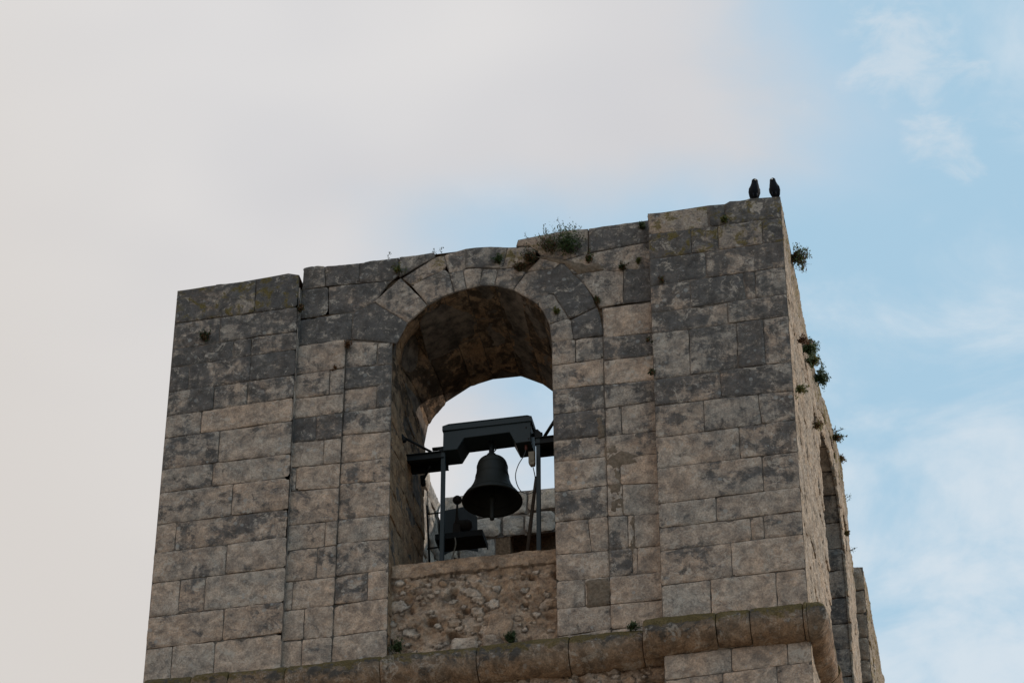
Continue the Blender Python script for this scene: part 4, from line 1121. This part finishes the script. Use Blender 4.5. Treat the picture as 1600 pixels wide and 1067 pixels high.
plant(470, 484, YL, 'reddish dry tuft in the groove beside the left pier', .12, .6, 90, 'rust', 'dark', stems=8, seed=15)
plant(544, 540, YT, 'dry brown tuft in the joint left of the arch springing', .11, .4, 60, 'rust', None, stems=7, seed=16)
plant(524, 576, YT, 'faint brown tuft below the dry one left of the arch', .08, .4, 36, 'rust', None, stems=5, seed=17)
plant(918, 404, YT, 'creeping reddish growth along the crack under the top course', .14, .2, 100, 'rust', 'green', stems=9, out=(.6, -.6, -.1), seed=18)
plant(970, 418, YT, 'creeping dark growth curling under the oval stone', .13, .1, 80, 'dark', 'rust', stems=8, out=(.8, -.4, -.1), seed=19)
plant(998, 408, YT, 'small yellow green tuft on the wall just left of the right pier', .09, .3, 50, 'yell', 'green', stems=6, seed=20)
plant(990, 981, YM-.2, 'grass tuft on top of the cornice left of the right pier', .13, 1, 110, 'green', 'dark', stems=14, seed=21)
plant(800, 1000, YP-.1, 'dark mossy clump at the foot of the rubble parapet', .16, .5, 200, 'dark', 'green', stems=12, seed=22)
plant(622, 1016, YP-.15, 'mossy clump in the lower left corner of the parapet', .17, .3, 220, 'dark', 'green', stems=12, seed=23)
for px, py, s, tl, k1, k2, lb, sd2 in ((1241, 402, .30, .1, 'green', 'rust', 'big hanging bush highest on the right flank of the tower', 30), (1260, 545, .26, 1.2, 'green', 'dark', 'upright airy bush in the middle of the right flank', 31),
        (1264, 563, .22, .1, 'yell', 'green', 'yellowish bush under the airy one on the right flank', 32), (1277, 590, .25, .1, 'dark', 'green', 'dark green bush lowest of the cluster on the right flank', 33)):
    yy, zz = onX(px, py, 4.80)
    plant(px, py, 0, lb, s*.85, tl, 400, k1, k2, out=(.45, .1, -.05), stems=16, leaf=.021, X=4.80, seed=sd2, asp=2.3)
for px, py, s, k1, k2, lb, sd2 in ((1251, 533, .16, 'rust', None, 'russet tuft left of the airy bush on the right flank', 40), (1248, 609, .14, 'yell', 'green', 'small yellow tuft near the front edge of the right flank', 41),
        (1273, 665, .20, 'rust', 'yell', 'brown dry tuft at the edge of the side opening', 42), (1304, 684, .18, 'green', 'rust', 'green tuft beside the head of the side opening', 43), (1311, 718, .13, 'rust', 'yell', 'rusty tuft on the far skyline of the right flank', 44),
        (1321, 833, .09, 'yell', 'rust', 'tiny yellow tuft far down the skyline of the right flank', 45)):
    plant(px, py, 0, lb, s, .2, 130, k1, k2, out=(.9, -.1, .1), stems=11, leaf=.02, X=4.80 if px < 1290 else 4.88, seed=sd2)
for px, py, Y, h_, lb in ((606, 403, YM+.1, 11, 'tiny sprig on the wall top left of the arch'), (681, 394, YM+.1, 9, 'tiny sprig at the notch over the arch, left of two'), (692, 396, YM+.1, 12, 'tiny sprig at the notch over the arch, right of two'),
        (827, 373, YM+.1, 14, 'short sprig leftmost on the raised wall top'), (853, 369, YM+.1, 22, 'three-stemmed sprig left of the largest bush'), (888, 365, YM+.1, 28, 'tallest thin sprig rising from the largest bush'), (873, 368, YM+.1, 15, 'slender sprig left of the tallest one'), (905, 360, YM+.1, 12, 'short sprig rightmost beside the largest bush')):
    sprig(px, py, Y, lb, h_)
for px, py, X_, lb in ((1318, 672, 5.0, 'leafy twig sticking out from the skyline of the right flank'), (1334, 776, 5.0, 'thin twig on the lower skyline of the right flank'), (1340, 855, 5.0, 'lowest thin twig on the skyline of the right flank')):
    plant(px-12, py+4, 0, lb, .17, .3, 20, 'dark', None, out=(.95, 0, .35), stems=3, leaf=.014, X=4.9, seed=50, spread=.35, cat='twig', blob=False)
